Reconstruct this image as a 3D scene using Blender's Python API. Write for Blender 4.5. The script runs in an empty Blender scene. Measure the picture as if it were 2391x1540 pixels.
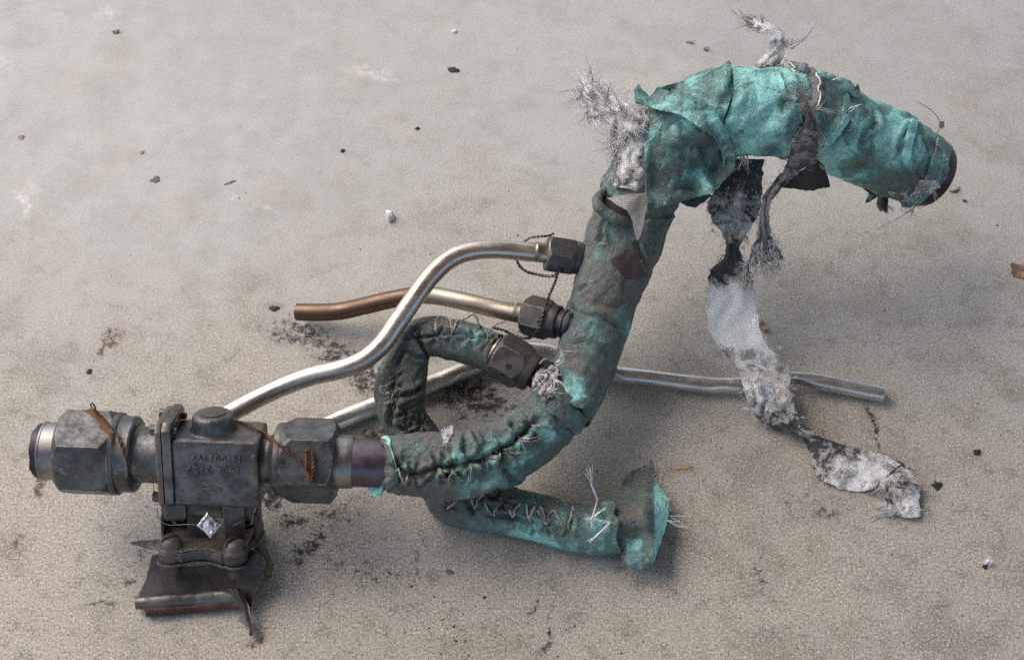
import bpy, bmesh, math, random
import numpy as np
from mathutils import Vector, Matrix
from mathutils.bvhtree import BVHTree
from mathutils.geometry import delaunay_2d_cdt

random.seed(7)
RNG = np.random.default_rng(7)
SC = bpy.context.scene
COL = SC.collection

# ------------------------------------------------------------------ camera, sky, sun, exposure
PW, PH = 2391.0, 1540.0              # reading grid used for measurements on the photograph
ELEV = math.radians(56)
DIST = 0.90
HFOV = math.radians(41.5)
CAM = np.array([0.0, -DIST * math.cos(ELEV), DIST * math.sin(ELEV)])
FWD = np.array([0.0, math.cos(ELEV), -math.sin(ELEV)])
UPV = np.array([0.0, math.sin(ELEV), math.cos(ELEV)])
RGT = np.array([1.0, 0.0, 0.0])
FOC = PW / 2 / math.tan(HFOV / 2)

cam_d = bpy.data.cameras.new('camera')
cam = bpy.data.objects.new('camera', cam_d)
COL.objects.link(cam)
cam.location = CAM
cam.rotation_euler = (math.pi / 2 - ELEV, 0, 0)
cam_d.sensor_width = 36
cam_d.angle = HFOV
cam_d.clip_start = 0.02
cam_d.clip_end = 100
cam_d.dof.use_dof = True
cam_d.dof.focus_distance = 0.83
cam_d.dof.aperture_fstop = 20.0
SC.camera = cam

world = bpy.data.worlds.new('World')
SC.world = world
world.use_nodes = True
wn = world.node_tree
wn.nodes.clear()
SUN_TO = Vector((-0.50, 0.42, 0.86)).normalized()
SUN_EL = math.asin(SUN_TO.z)
sky = wn.nodes.new('ShaderNodeTexSky')
sky.sky_type = 'NISHITA'
sky.sun_disc = False
sky.sun_elevation = SUN_EL
sky.sun_rotation = math.atan2(SUN_TO.x, SUN_TO.y)
sky.air_density = 1.0
sky.dust_density = 3.2
sky.ozone_density = 0.4
bg = wn.nodes.new('ShaderNodeBackground')
bg.inputs['Strength'].default_value = 0.15
wo = wn.nodes.new('ShaderNodeOutputWorld')
wn.links.new(sky.outputs[0], bg.inputs['Color'])
wn.links.new(bg.outputs[0], wo.inputs['Surface'])

sun_d = bpy.data.lights.new('sun', 'SUN')
sun_d.energy = 1.25
sun_d.angle = math.radians(76)
sun_d.color = (1.0, 0.98, 0.955)
sun = bpy.data.objects.new('sun', sun_d)
COL.objects.link(sun)
sun.rotation_euler = SUN_TO.to_track_quat('Z', 'Y').to_euler()
sun.location = (-1, 1, 2)

SC.view_settings.view_transform = 'Standard'
SC.view_settings.look = 'None'
SC.view_settings.exposure = 0.70
SC.view_settings.gamma = 1.0
SC.cycles.use_denoising = False

# ------------------------------------------------------------------ numeric helpers
def unit(a):
    a = np.asarray(a, float)
    return a / np.maximum(np.linalg.norm(a, axis=-1, keepdims=True), 1e-12)

def ray(u, v):
    return unit(RGT * (u - PW / 2) / FOC + UPV * (PH / 2 - v) / FOC + FWD)

def W(u, v, h=0.0):
    """point of the place seen at reading-grid position (u, v) and h millimetres above the floor"""
    d = ray(u, v)
    return CAM + d * ((h / 1000.0 - CAM[2]) / d[2])

def mpp(p):
    """metres that one reading-grid step covers at point p"""
    return float(np.dot(np.asarray(p) - CAM, FWD)) / FOC

def _h(a, b, c, s):
    n = (a * 374761393 + b * 668265263 + c * 1440662683 + s * 974634777) & 0xffffffff
    n = ((n ^ (n >> 13)) * 1274126177) & 0xffffffff
    return ((n ^ (n >> 16)) & 0xffff) / 32767.5 - 1.0

def vnoise(P, seed=0):
    P = np.asarray(P, float)
    i = np.floor(P).astype(np.int64)
    f = P - i
    f = f * f * f * (f * (f * 6 - 15) + 10)
    x, y, z = i[..., 0], i[..., 1], i[..., 2]
    fx, fy, fz = f[..., 0], f[..., 1], f[..., 2]
    def l(a, b, t): return a + (b - a) * t
    return l(l(l(_h(x, y, z, seed), _h(x + 1, y, z, seed), fx), l(_h(x, y + 1, z, seed), _h(x + 1, y + 1, z, seed), fx), fy),
             l(l(_h(x, y, z + 1, seed), _h(x + 1, y, z + 1, seed), fx), l(_h(x, y + 1, z + 1, seed), _h(x + 1, y + 1, z + 1, seed), fx), fy), fz)

def fbm(P, seed=0, octv=4, gain=0.5):
    P = np.asarray(P, float)
    s, a, t = 0.0, 1.0, 0.0
    for k in range(octv):
        s = s + a * vnoise(P * (2.03 ** k) + 17.3 * k, seed + k)
        t += a
        a *= gain
    return s / t

def spline(ctrl, step):
    """Catmull-Rom through rows, resampled evenly along the first three columns"""
    c = np.asarray(ctrl, float)
    if len(c) == 2:
        k = max(2, int(np.linalg.norm(c[1, :3] - c[0, :3]) / step) + 1)
        return c[0] + (c[1] - c[0]) * np.linspace(0, 1, k)[:, None]
    e = np.vstack([2 * c[0] - c[1], c, 2 * c[-1] - c[-2]])
    tk = [0.0]
    for a, b in zip(e[:-1], e[1:]):
        tk.append(tk[-1] + max(np.linalg.norm((b - a)[:3]), 1e-9) ** 0.5)
    out = []
    for i in range(1, len(e) - 2):
        t0, t1, t2, t3 = tk[i - 1:i + 3]
        t = np.linspace(t1, t2, 24, endpoint=False)[:, None]
        p0, p1, p2, p3 = e[i - 1:i + 3]
        A1 = (t1 - t) / (t1 - t0) * p0 + (t - t0) / (t1 - t0) * p1
        A2 = (t2 - t) / (t2 - t1) * p1 + (t - t1) / (t2 - t1) * p2
        A3 = (t3 - t) / (t3 - t2) * p2 + (t - t2) / (t3 - t2) * p3
        B1 = (t2 - t) / (t2 - t0) * A1 + (t - t0) / (t2 - t0) * A2
        B2 = (t3 - t) / (t3 - t1) * A2 + (t - t1) / (t3 - t1) * A3
        out.append((t2 - t) / (t2 - t1) * B1 + (t - t1) / (t2 - t1) * B2)
    out.append(c[-1:])
    o = np.vstack(out)
    d = np.r_[0, np.cumsum(np.linalg.norm(np.diff(o[:, :3], axis=0), axis=1))]
    n = max(3, int(d[-1] / step) + 1)
    s = np.linspace(0, d[-1], n)
    return np.stack([np.interp(s, d, o[:, k]) for k in range(o.shape[1])], axis=1)

def to_world(ctrl):
    """rows (u, v, h[, half width in grid steps]) -> rows (x, y, z[, radius])"""
    r = []
    for row in ctrl:
        p = W(*row[:3])
        r.append(list(p) + ([row[3] * mpp(p)] if len(row) > 3 else []))
    return np.array(r)

def frames(P):
    T = unit(np.gradient(P, axis=0))
    n = unit(np.cross(T[0], FWD)) if abs(np.dot(T[0], FWD)) < 0.95 else unit(np.cross(T[0], UPV))
    Ns = [n]
    for k in range(1, len(P)):
        n = n - T[k] * np.dot(n, T[k])
        n = unit(n)
        Ns.append(n)
    Nn = np.array(Ns)
    return T, Nn, np.cross(T, Nn)

def grid_faces(M, N, wrap):
    i = np.arange(M - 1)[:, None]
    j = np.arange(N if wrap else N - 1)[None, :]
    j2 = (j + 1) % N
    return np.stack([i * N + j, i * N + j2, (i + 1) * N + j2, (i + 1) * N + j], -1).reshape(-1, 4)

def sweep(P, R, nseg):
    T, Nn, B = frames(P)
    ph = np.linspace(0, 2 * np.pi, nseg, endpoint=False)
    rad = np.cos(ph)[None, :, None] * Nn[:, None, :] + np.sin(ph)[None, :, None] * B[:, None, :]
    V = P[:, None, :] + rad * np.asarray(R).reshape(-1, 1, 1)
    return V, rad, T

def vnormals(V, F):
    n = np.zeros_like(V)
    fn = np.cross(V[F[:, 1]] - V[F[:, 0]], V[F[:, -1]] - V[F[:, 0]])
    for k in range(F.shape[1]):
        np.add.at(n, F[:, k], fn)
    return unit(n)

def thicken(V, F, t):
    n = vnormals(V, F)
    m = len(V)
    V2 = np.vstack([V + n * t / 2, V - n * t / 2])
    cnt = {}
    for f in F.tolist():
        for a, b in zip(f, f[1:] + f[:1]):
            cnt[(a, b)] = 1
    side = [(b, a, a + m, b + m) for (a, b) in cnt if (b, a) not in cnt]
    faces = F.tolist() + (F[:, ::-1] + m).tolist() + side
    return V2, faces

ORG = [np.zeros(3)]

def mesh(name, V, F, mat, parent=None, smooth=True, sharp=None, uv=None, attrs=None):
    me = bpy.data.meshes.new(name)
    V = np.asarray(V, float).reshape(-1, 3) - ORG[0]
    F = F.tolist() if isinstance(F, np.ndarray) else F
    me.from_pydata(V.tolist(), [], F)
    if uv is not None:
        uv = np.asarray(uv, float).reshape(-1, 2)
        lay = me.uv_layers.new(name='UVMap')
        li = np.zeros(len(me.loops), dtype=np.int64)
        me.loops.foreach_get('vertex_index', li)
        lay.data.foreach_set('uv', uv[li].ravel())
    for k, a in (attrs or {}).items():
        at = me.attributes.new(k, 'FLOAT', 'POINT')
        at.data.foreach_set('value', np.asarray(a, dtype=np.float32).ravel())
    if smooth:
        me.shade_smooth()
        if sharp:
            me.set_sharp_from_angle(angle=math.radians(sharp))
    me.update()
    o = bpy.data.objects.new(name, me)
    if mat:
        me.materials.append(mat)
    COL.objects.link(o)
    if parent is not None:
        o.parent = parent
    return o

def thing(name, label, cat, at, group=None):
    o = bpy.data.objects.new(name, None)
    COL.objects.link(o)
    o.empty_display_size = 0.02
    ORG[0] = np.array(at, float)
    o.location = at
    o['label'] = label
    o['category'] = cat
    if group:
        o['group'] = group
    return o

def solo(name, V, F, mat, label, cat, group=None, **kw):
    """a thing that is a single mesh, its origin at its base"""
    V = np.asarray(V, float).reshape(-1, 3)
    at = np.array([V[:, 0].mean(), V[:, 1].mean(), V[:, 2].min()])
    ORG[0] = at
    o = mesh(name, V, F, mat, **kw)
    o.location = at
    o['label'] = label
    o['category'] = cat
    if group:
        o['group'] = group
    return o

def bvh_of(V, F):
    return BVHTree.FromPolygons([tuple(p) for p in np.asarray(V).reshape(-1, 3)], F.tolist() if isinstance(F, np.ndarray) else F)

def obj_bvh(objs):
    vs, fs, b = [], [], 0
    for o in objs:
        off = np.array(o.matrix_world.translation) if o.parent is None else np.zeros(3)
        base = ORG[0] if o.parent is not None else off
        co = np.zeros(len(o.data.vertices) * 3)
        o.data.vertices.foreach_get('co', co)
        vs.append(co.reshape(-1, 3) + base)
        fs += [tuple(i + b for i in p.vertices) for p in o.data.polygons]
        b += len(co) // 3
    return BVHTree.FromPolygons([tuple(p) for p in np.vstack(vs)], fs)

def pick(bvh, u, v, hint=None):
    d = Vector(ray(u, v))
    loc, nor, i, dist = bvh.ray_cast(Vector(CAM), d)
    if loc is None:
        loc, nor, i, dist = bvh.find_nearest(Vector(W(u, v, 60 if hint is None else hint)))
    nor = np.array(nor)
    if np.dot(nor, FWD) > 0:
        nor = -nor
    return np.array(loc), nor

def pickline(bvh, pts, step=5.0, off=0.0, hint=None):
    c = spline(np.array([[p[0], p[1], 0.0] for p in pts]), step)
    q = [pick(bvh, a[0], a[1], hint) for a in c]
    return np.array([p + n * off for p, n in q])

# ------------------------------------------------------------------ wrapped cloth that can be creased
class Skin:
    def __init__(self, ctrl, nseg=144, step=0.0009, squash=None):
        c = spline(to_world(ctrl), step)
        self.P, self.R = c[:, :3], c[:, 3]
        V, self.rad, self.T = sweep(self.P, self.R, nseg)
        self.M, self.N = V.shape[:2]
        self.V0 = V.reshape(-1, 3)
        self.n = self.rad.reshape(-1, 3)
        self.F = grid_faces(self.M, self.N, True)
        self.bvh = bvh_of(self.V0, self.F)
        self.d = np.zeros(len(self.V0))
        self.s = np.repeat(np.arange(self.M) * step, self.N)
        self.t = np.repeat(np.linspace(0, 1, self.M), self.N)
        self.phi = np.tile(np.linspace(0, 2 * np.pi, self.N, endpoint=False), self.M)
        self.Rv = np.repeat(self.R, self.N)
        self.grime = np.zeros(len(self.V0)) + 0.5

    def _near(self, L, reach):
        lo, hi = L.min(0) - reach, L.max(0) + reach
        idx = np.where(np.all((self.V0 > lo) & (self.V0 < hi), axis=1))[0]
        if not len(idx):
            return idx, None, None
        D = np.linalg.norm(self.V0[idx][:, None, :] - L[None], axis=2)
        j = D.argmin(1)
        return idx, D[np.arange(len(idx)), j], j

    def groove(self, pts, depth=1.2, width=1.5, ridge=0.6, rw=3.5):
        L = pickline(self.bvh, pts, 4)
        idx, D, j = self._near(L, 0.015)
        if D is None: return
        D = D * 1000
        ends = np.clip(np.minimum(j, len(L) - 1 - j) / 3.0, 0.25, 1)
        depth, ridge = depth * 1.25, ridge * 1.5
        self.d[idx] += ends * (ridge * np.exp(-((D - rw) / (0.6 * rw)) ** 2) - depth * np.exp(-(D / width) ** 2)) / 1000

    def step(self, pts, height=1.5, fall=9.0, side=1):
        L = pickline(self.bvh, pts, 3)
        Lt = unit(np.gradient(L, axis=0))
        idx, D, j = self._near(L, 0.03)
        if D is None: return
        b = np.cross(self.n[idx], Lt[j])
        sg = side * np.einsum('ij,ij->i', self.V0[idx] - L[j], b) * 1000
        e = np.clip(np.minimum(j, len(L) - 1 - j) / 4.0, 0, 1)
        w = 1 / (1 + np.exp(-np.clip(sg / 0.22, -40, 40)))
        self.d[idx] += e * (height * w * np.exp(-np.maximum(sg, 0) / fall) - 0.5 * np.exp(-((sg + 0.5) / 0.7) ** 2)) / 1000

    def gather(self, u, v, reach=9.0, depth=2.0, folds=7, amp=0.8):
        p, nn = pick(self.bvh, u, v)
        q = self.V0 - p
        r = np.linalg.norm(q, axis=1) * 1000
        idx = np.where(r < reach * 2.2)[0]
        a1 = unit(np.cross(nn, RGT + 0.01)); a2 = np.cross(nn, a1)
        an = np.arctan2(q[idx] @ a1, q[idx] @ a2)
        rr = r[idx]
        ph = random.random() * 6.28; amp *= 1.5
        wv = np.cos(folds * an + ph + 1.2 * np.sin(2 * an + ph)) 
        self.d[idx] += (-depth * np.exp(-(rr / (0.33 * reach)) ** 2) + amp * wv * np.exp(-((rr - 0.55 * reach) / (0.45 * reach)) ** 2)) / 1000

    def wrinkle(self, amp, freq, seed, skew=1.5, along=1.0):
        q = np.stack([np.cos(self.phi) * 1.2, np.sin(self.phi) * 1.2, self.s * freq * along + 0.0], 1)
        q[:, :2] *= self.Rv[:, None] * freq * 1.0
        q[:, 2] += skew * 0.25 * np.sin(self.phi + 1.3)
        r = 1 - np.abs(fbm(q, seed, 3)) * 2.2
        self.d += amp / 1000 * r

    def lump(self, amp, freq, seed):
        self.d += amp / 1000 * fbm(self.V0 * freq, seed, 4)

    def crease(self, amp, freq, seed, width=0.07, stretch=(1, 1, 1)):
        q = self.V0 * freq * np.array(stretch)
        q = q + 0.35 * np.stack([vnoise(q * 0.7 + k * 11, seed + 5) for k in range(3)], 1)
        n = fbm(q, seed, 2)
        self.d += amp / 1000 * (0.5 * np.tanh(n / 0.18) - np.exp(-(n / width) ** 2))

    def spiral(self, pitch, turns, h, soft=0.12):
        x = self.s * 1000 / pitch + turns * self.phi / (2 * np.pi)
        f = x - np.floor(x)
        self.d += h / 1000 * np.where(f < soft, f / soft, 1 - (f - soft) / (1 - soft))

    def stain(self, spots):
        for u, v, r, amt in spots:
            p, nn = pick(self.bvh, u, v)
            q = self.V0 - p
            w = np.linalg.norm(q, axis=1) * 1000 * (1 + 0.5 * fbm(self.V0 * 140, 3, 3))
            self.grime = self.grime + 0.75 * amt * np.exp(-(w / r) ** 2)

    def build(self, name, mat, parent, ragged0=0, ragged1=0, thick=0.0012):
        V = self.V0 + self.n * self.d[:, None]
        V = V.reshape(self.M, self.N, 3)
        for end, amt in ((0, ragged0), (-1, ragged1)):
            if amt:
                prof = fbm(np.stack([np.cos(self.phi[:self.N]) * 2.2, np.sin(self.phi[:self.N]) * 2.2, np.full(self.N, 3.1 + end)], 1), 5, 4) * amt / 1000
                K = min(self.M // 3, 14)
                for k in range(K):
                    w = (1 - k / K) ** 1.0
                    m = k if end == 0 else self.M - 1 - k
                    V[m] += self.T[m] * (prof * w)[:, None]
        # a hem that turns inward gives the cloth its thickness at the open ends
        rings, gr = [V], [self.grime.reshape(self.M, self.N)]
        for end in (0, -1):
            base = V[end]
            c = base.mean(0)
            inn = unit(c - base)
            tt = self.T[end] * (1 if end == 0 else -1)
            extra = [base + inn * thick, base + inn * thick * 1.2 + tt * 0.012]
            g = np.repeat(self.grime.reshape(self.M, self.N)[end][None], 2, 0)
            if end == 0:
                rings.insert(0, np.array(extra[::-1])); gr.insert(0, g)
            else:
                rings.append(np.array(extra)); gr.append(g)
        A = np.concatenate(rings); G = np.concatenate(gr)
        F = grid_faces(A.shape[0], self.N, True)
        self.Vf = A.reshape(-1, 3)
        self.bvh2 = bvh_of(self.Vf, F)
        s = np.repeat(np.arange(A.shape[0]) * 0.9, self.N)
        uv = np.stack([np.tile(np.linspace(0, 1, self.N, endpoint=False), A.shape[0]) * 2 * np.pi * self.R.mean() * 1000, s], 1)
        return mesh(name, self.Vf, F, mat, parent, uv=uv, attrs={'grime': G.ravel()})

# ------------------------------------------------------------------ sheets, ribbons, strands, turned parts
def ragged(outline, amp, seed, step=6.0):
    o = np.array(outline, float)
    n = len(o)
    pts = []
    for k in range(n):
        a, b = o[k], o[(k + 1) % n]
        m = max(1, int(np.linalg.norm(b - a) / step))
        for t in np.arange(m) / m:
            pts.append(a + (b - a) * t)
    p = np.array(pts)
    if amp:
        q = np.c_[p * 0.09, np.zeros(len(p))]
        p = p + amp * np.stack([fbm(q, seed, 3), fbm(q + 31, seed, 3)], 1)
    return p

def flat_tri(outline, grid):
    """triangulate a reading-grid outline with inner points"""
    o = np.asarray(outline, float)
    n = len(o)
    lo, hi = o.min(0), o.max(0)
    gx, gy = np.meshgrid(np.arange(lo[0], hi[0], grid), np.arange(lo[1], hi[1], grid))
    g = np.stack([gx.ravel(), gy.ravel()], 1) + RNG.uniform(-0.25, 0.25, (gx.size, 2)) * grid
    x, y = g[:, 0], g[:, 1]
    ins = np.zeros(len(g), bool)
    near = np.full(len(g), 1e9)
    for k in range(n):
        a, b = o[k], o[(k + 1) % n]
        c = ((a[1] > y) != (b[1] > y))
        with np.errstate(divide='ignore', invalid='ignore'):
            xi = (b[0] - a[0]) * (y - a[1]) / (b[1] - a[1] + 1e-12) + a[0]
        ins ^= c & (x < xi)
        near = np.minimum(near, np.hypot(x - a[0], y - a[1]))
    g = g[ins & (near > grid * 0.45)]
    vs = [Vector(p) for p in o] + [Vector(p) for p in g]
    r = delaunay_2d_cdt(vs, [(k, (k + 1) % n) for k in range(n)], [list(range(n))], 1, 1e-4)
    return np.array([list(p) for p in r[0]]), np.array([f for f in r[2] if len(f) == 3])

def seg_dist(p, line):
    line = np.asarray(line, float)
    d = np.full(len(p), 1e9)
    for a, b in zip(line[:-1], line[1:]):
        ab = b - a
        t = np.clip(((p - a) @ ab) / max(ab @ ab, 1e-9), 0, 1)
        d = np.minimum(d, np.linalg.norm(p - (a + t[:, None] * ab), axis=1))
    return d

def sheet(name, outline, mat, parent, height=None, bvh=None, off=1.5, folds=(), noise=0.6, nfreq=0.02, seed=0, rag=2.0, grid=7.0,
          thick=0.8, smooth_it=4, crease=0.0, attrs=None, lift=None, solo_args=None):
    """a piece of cloth or metal sheet: height(u, v) in mm above the floor, or laid over what bvh holds"""
    o = ragged(outline, rag, seed, step=max(4.0, grid * 0.8))
    uvp, F = flat_tri(o, grid)
    n = len(uvp)
    D = np.array([ray(a, b) for a, b in uvp])
    if bvh is not None:
        t = np.full(n, np.nan)
        for k in range(n):
            loc, nor, i, dist = bvh.ray_cast(Vector(CAM), Vector(D[k]))
            if loc is not None and dist < 1.02:
                t[k] = dist
        ok = ~np.isnan(t)
        if height is not None:
            hh = np.array([height(a, b) for a, b in uvp]) / 1000
            th = (hh - CAM[2]) / D[:, 2]
            t = np.where(ok, t, th)
        else:
            for k in np.where(~ok)[0]:
                j = np.linalg.norm(uvp[ok] - uvp[k], axis=1).argmin()
                t[k] = t[ok][j]
        nb = [[] for _ in range(n)]
        for f in F.tolist():
            for a, b in ((0, 1), (1, 2), (2, 0)):
                nb[f[a]].append(f[b]); nb[f[b]].append(f[a])
        for _ in range(smooth_it):
            t = np.array([0.5 * t[k] + 0.5 * np.mean(t[nb[k]]) if nb[k] else t[k] for k in range(n)])
    else:
        hh = np.array([height(a, b) for a, b in uvp]) / 1000
        t = (hh - CAM[2]) / D[:, 2]
    offs = np.full(n, float(off)) if bvh is not None else np.zeros(n)
    for line, amp, wd in folds:
        offs += amp * np.exp(-(seg_dist(uvp, line) / wd) ** 2)
    if lift is not None:
        offs += np.array([lift(a, b) for a, b in uvp])
    if crease:
        n_ = fbm(np.c_[uvp * 0.028, np.full(n, seed * 1.9)] + 0.3 * vnoise(np.c_[uvp * 0.02, np.full(n, 3.3)], seed)[:, None], seed + 3, 2)
        offs += crease * (0.6 * np.tanh(n_ / 0.16) - np.exp(-(n_ / 0.07) ** 2))
    offs += noise * fbm(np.c_[uvp * nfreq, np.full(n, seed * 3.7)], seed, 4)
    V = CAM + D * (t - offs / 1000)[:, None]
    V[:, 2] = np.maximum(V[:, 2], 0.0008)
    fn = np.cross(V[F[:, 1]] - V[F[:, 0]], V[F[:, 2]] - V[F[:, 0]])
    flip = np.einsum('ij,j->i', fn, FWD) > 0
    F = np.where(flip[:, None], F[:, ::-1], F)
    V2, F2 = thicken(V, F, thick / 1000)
    m = 0.27
    uv = np.vstack([uvp * m, uvp * m])
    at = {k: np.tile(np.array([f(a, b) for a, b in uvp]), 2) for k, f in (attrs or {}).items()}
    if solo_args:
        return solo(name, V2, F2, mat, *solo_args, sharp=50, uv=uv, attrs=at)
    return mesh(name, V2, F2, mat, parent, sharp=50, uv=uv, attrs=at)

def ribbon_grid(rows, step=0.0015, across=16, bow=1.0, noise=0.8, seed=0, edge=0.6, freq=90, pleat=0.9):
    """rows (uL, vL, hL, uR, vR, hR, soot) -> grid of points"""
    c = []
    for r in rows:
        c.append(list(W(r[0], r[1], r[2])) + list(W(r[3], r[4], r[5])) + [r[6]])
    c = np.array(c)
    mid = (c[:, :3] + c[:, 3:6]) / 2
    s = spline(np.c_[mid, c], step)
    Lp, Rp, soot = s[:, 3:6], s[:, 6:9], s[:, 9]
    M = len(s)
    x = np.linspace(0, 1, across)
    w = np.linalg.norm(Rp - Lp, axis=1)
    tl = np.cumsum(np.r_[0, np.linalg.norm(np.diff(s[:, :3], axis=0), axis=1)])
    el = fbm(np.stack([tl * 500, np.zeros(M), np.zeros(M)], 1), seed + 9, 3) * edge / 1000
    er = fbm(np.stack([tl * 500, np.ones(M) * 7, np.zeros(M)], 1), seed + 9, 3) * edge / 1000
    dirn = unit(Rp - Lp)
    Lp = Lp + dirn * el[:, None]; Rp = Rp + dirn * er[:, None]
    G = Lp[:, None] + (Rp - Lp)[:, None] * x[None, :, None]
    T = unit(np.gradient(s[:, :3], axis=0))
    nn = unit(np.cross(T, dirn))
    sgn = np.where(np.einsum('ij,j->i', nn, FWD) > 0, -1, 1)
    nn = nn * sgn[:, None]
    b = bow / 1000 * (1 - (2 * x - 1) ** 2)
    G = G + nn[:, None] * b[None, :, None]
    tt = tl[:, None] * 45 + np.zeros_like(x)[None]
    ph_ = vnoise(np.stack([tt, np.full_like(tt, seed), np.zeros_like(tt)], -1), seed + 2) * 0.9 + 0.8 * vnoise(np.stack([tt * 0.7, x[None] * 2.2 + tt * 0, np.full_like(tt, 4.4)], -1), seed + 4)
    am_ = 0.5 + 0.8 * vnoise(np.stack([tt * 0.8, np.full_like(tt, 9.1), x[None] * 1.5 + tt * 0], -1), seed + 6)
    pl_ = pleat / 1000 * am_ * np.sin(2 * np.pi * (1.7 * x[None] + ph_))
    G = G + nn[:, None] * pl_[..., None]
    q = G.reshape(-1, 3) * freq
    G = G + (nn[:, None] * (noise / 1000 * fbm(q, seed, 4)).reshape(M, across)[..., None])
    G[..., 2] = np.maximum(G[..., 2], 0.0009)
    F = grid_faces(M, across, False)
    uv = np.stack([(x[None, :] - 0.5) * w[:, None] * 1000, np.repeat(tl[:, None], across, 1) * 1000], -1).reshape(-1, 2)
    return G.reshape(-1, 3), F, uv, np.repeat(soot, across)

def ribbon(name, rows, mat, parent, thick=0.7, **kw):
    V, F, uv, soot = ribbon_grid(rows, **kw)
    V2, F2 = thicken(V, F, thick / 1000)
    return mesh(name, V2, F2, mat, parent, sharp=60, uv=np.vstack([uv, uv]), attrs={'soot': np.r_[soot, soot]})

def strands(name, lines, mat, parent, sides=4, kind=None):
    Vs, Fs, b = [], [], 0
    for P, r0, r1 in lines:
        P = np.asarray(P, float)
        if len(P) < 2: continue
        R = np.linspace(r0, r1, len(P))
        V, _, _ = sweep(P, R, sides)
        F = grid_faces(len(P), sides, True)
        Vs.append(V.reshape(-1, 3)); Fs.append(F + b)
        cap = [[b + k for k in range(sides)][::-1], [b + (len(P) - 1) * sides + k for k in range(sides)]]
        Fs.append(np.array(cap)) if sides == 4 else None
        b += len(P) * sides
    o = mesh(name, np.vstack(Vs), np.vstack(Fs), mat, parent)
    if kind:
        o['kind'] = kind
    return o

def hair(p, d, length, curl=0.5, n=7):
    d = unit(d)
    pts = [np.array(p, float)]
    side = unit(np.cross(d, RNG.normal(size=3)))
    c = RNG.normal() * curl
    for k in range(n):
        d = unit(d + side * c * 0.35 + RNG.normal(size=3) * 0.06 * curl)
        q = pts[-1] + d * length / n
        q[2] = max(q[2], 0.0006)
        pts.append(q)
    return np.array(pts)

def fringe(name, spots, mat, parent, n=6, length=6.0, spread=0.5, r=0.00018, curl=0.5, kind='stuff'):
    """spots: (point, direction); a loose fringe of fibres"""
    L = []
    for p, d in spots:
        left = n
        while left > 0:
            m = min(left, random.randint(2, 6))
            left -= m
            cd = unit(unit(d) + RNG.normal(size=3) * spread)
            cl = length / 1000 * random.uniform(0.35, 1.25)
            bend = RNG.normal(size=3) * curl * 0.55
            root = np.asarray(p) + RNG.normal(size=3) * 0.0012
            for k in range(m):
                dd = unit(cd + RNG.normal(size=3) * 0.16)
                ln = cl * random.uniform(0.5, 1.15)
                pts = [root + RNG.normal(size=3) * 0.0006]
                wob = RNG.normal(size=3) * curl * 0.3
                for s in range(8):
                    dd = unit(dd + (bend + wob) / 8 * (1 + s * 0.35) + RNG.normal(size=3) * 0.05)
                    q = pts[-1] + dd * ln / 8
                    q[2] = max(q[2], 0.0006)
                    pts.append(q)
                L.append((np.array(pts), r * random.uniform(0.6, 1.2), r * 0.35))
    return strands(name, L, mat, parent, sides=3, kind=kind)

def revolve(prof, org, A, U, V_, nseg=64, hexes=None, close=True):
    """turned solid: prof rows (along, radius); hexes = (from, to, circumradius, angle, chamfer)"""
    prof = np.array(prof, float)
    ph = np.linspace(0, 2 * np.pi, nseg, endpoint=False) + (hexes[3] if hexes else 0.0)
    Rg = np.repeat(prof[:, 1][:, None], nseg, 1)
    if hexes:
        x0, x1, RC, al, ch = hexes
        apo = RC * math.cos(math.pi / 6)
        a = np.mod(ph - al + 1e-9, math.pi / 3) - math.pi / 6
        rp = apo / np.cos(a)
        for k, x in enumerate(prof[:, 0]):
            if x0 - 1e-9 <= x <= x1 + 1e-9:
                rc = min(apo * 0.96 + (x - x0) * ch[0], apo * 0.96 + (x1 - x) * ch[1], RC * 0.996)
                Rg[k] = np.minimum(rp, rc)
    pts = org + A * prof[:, 0][:, None, None] + (U * np.cos(ph)[:, None] + V_ * np.sin(ph)[:, None])[None] * Rg[..., None]
    V = pts.reshape(-1, 3)
    F = grid_faces(len(prof), nseg, True).tolist()
    if close:
        F.append(list(range(nseg))[::-1])
        F.append([(len(prof) - 1) * nseg + k for k in range(nseg)])
    return V, F

def join(parts):
    Vs, Fs, b = [], [], 0
    for V, F in parts:
        V = np.asarray(V).reshape(-1, 3)
        Fl = F.tolist() if isinstance(F, np.ndarray) else F
        Vs.append(V); Fs += [[i + b for i in f] for f in Fl]
        b += len(V)
    return np.vstack(Vs), Fs

def bev_box(lo, hi, bev, seg=2):
    bm = bmesh.new()
    bmesh.ops.create_cube(bm, size=1)
    for v in bm.verts:
        v.co = Vector([lo[k] + (v.co[k] + 0.5) * (hi[k] - lo[k]) for k in range(3)])
    if bev:
        bmesh.ops.bevel(bm, geom=bm.edges[:], offset=bev, segments=seg, affect='EDGES', profile=0.5)
    bm.verts.index_update()
    V = np.array([list(v.co) for v in bm.verts])
    F = [[v.index for v in f.verts] for f in bm.faces]
    bm.free()
    return V, F

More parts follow.
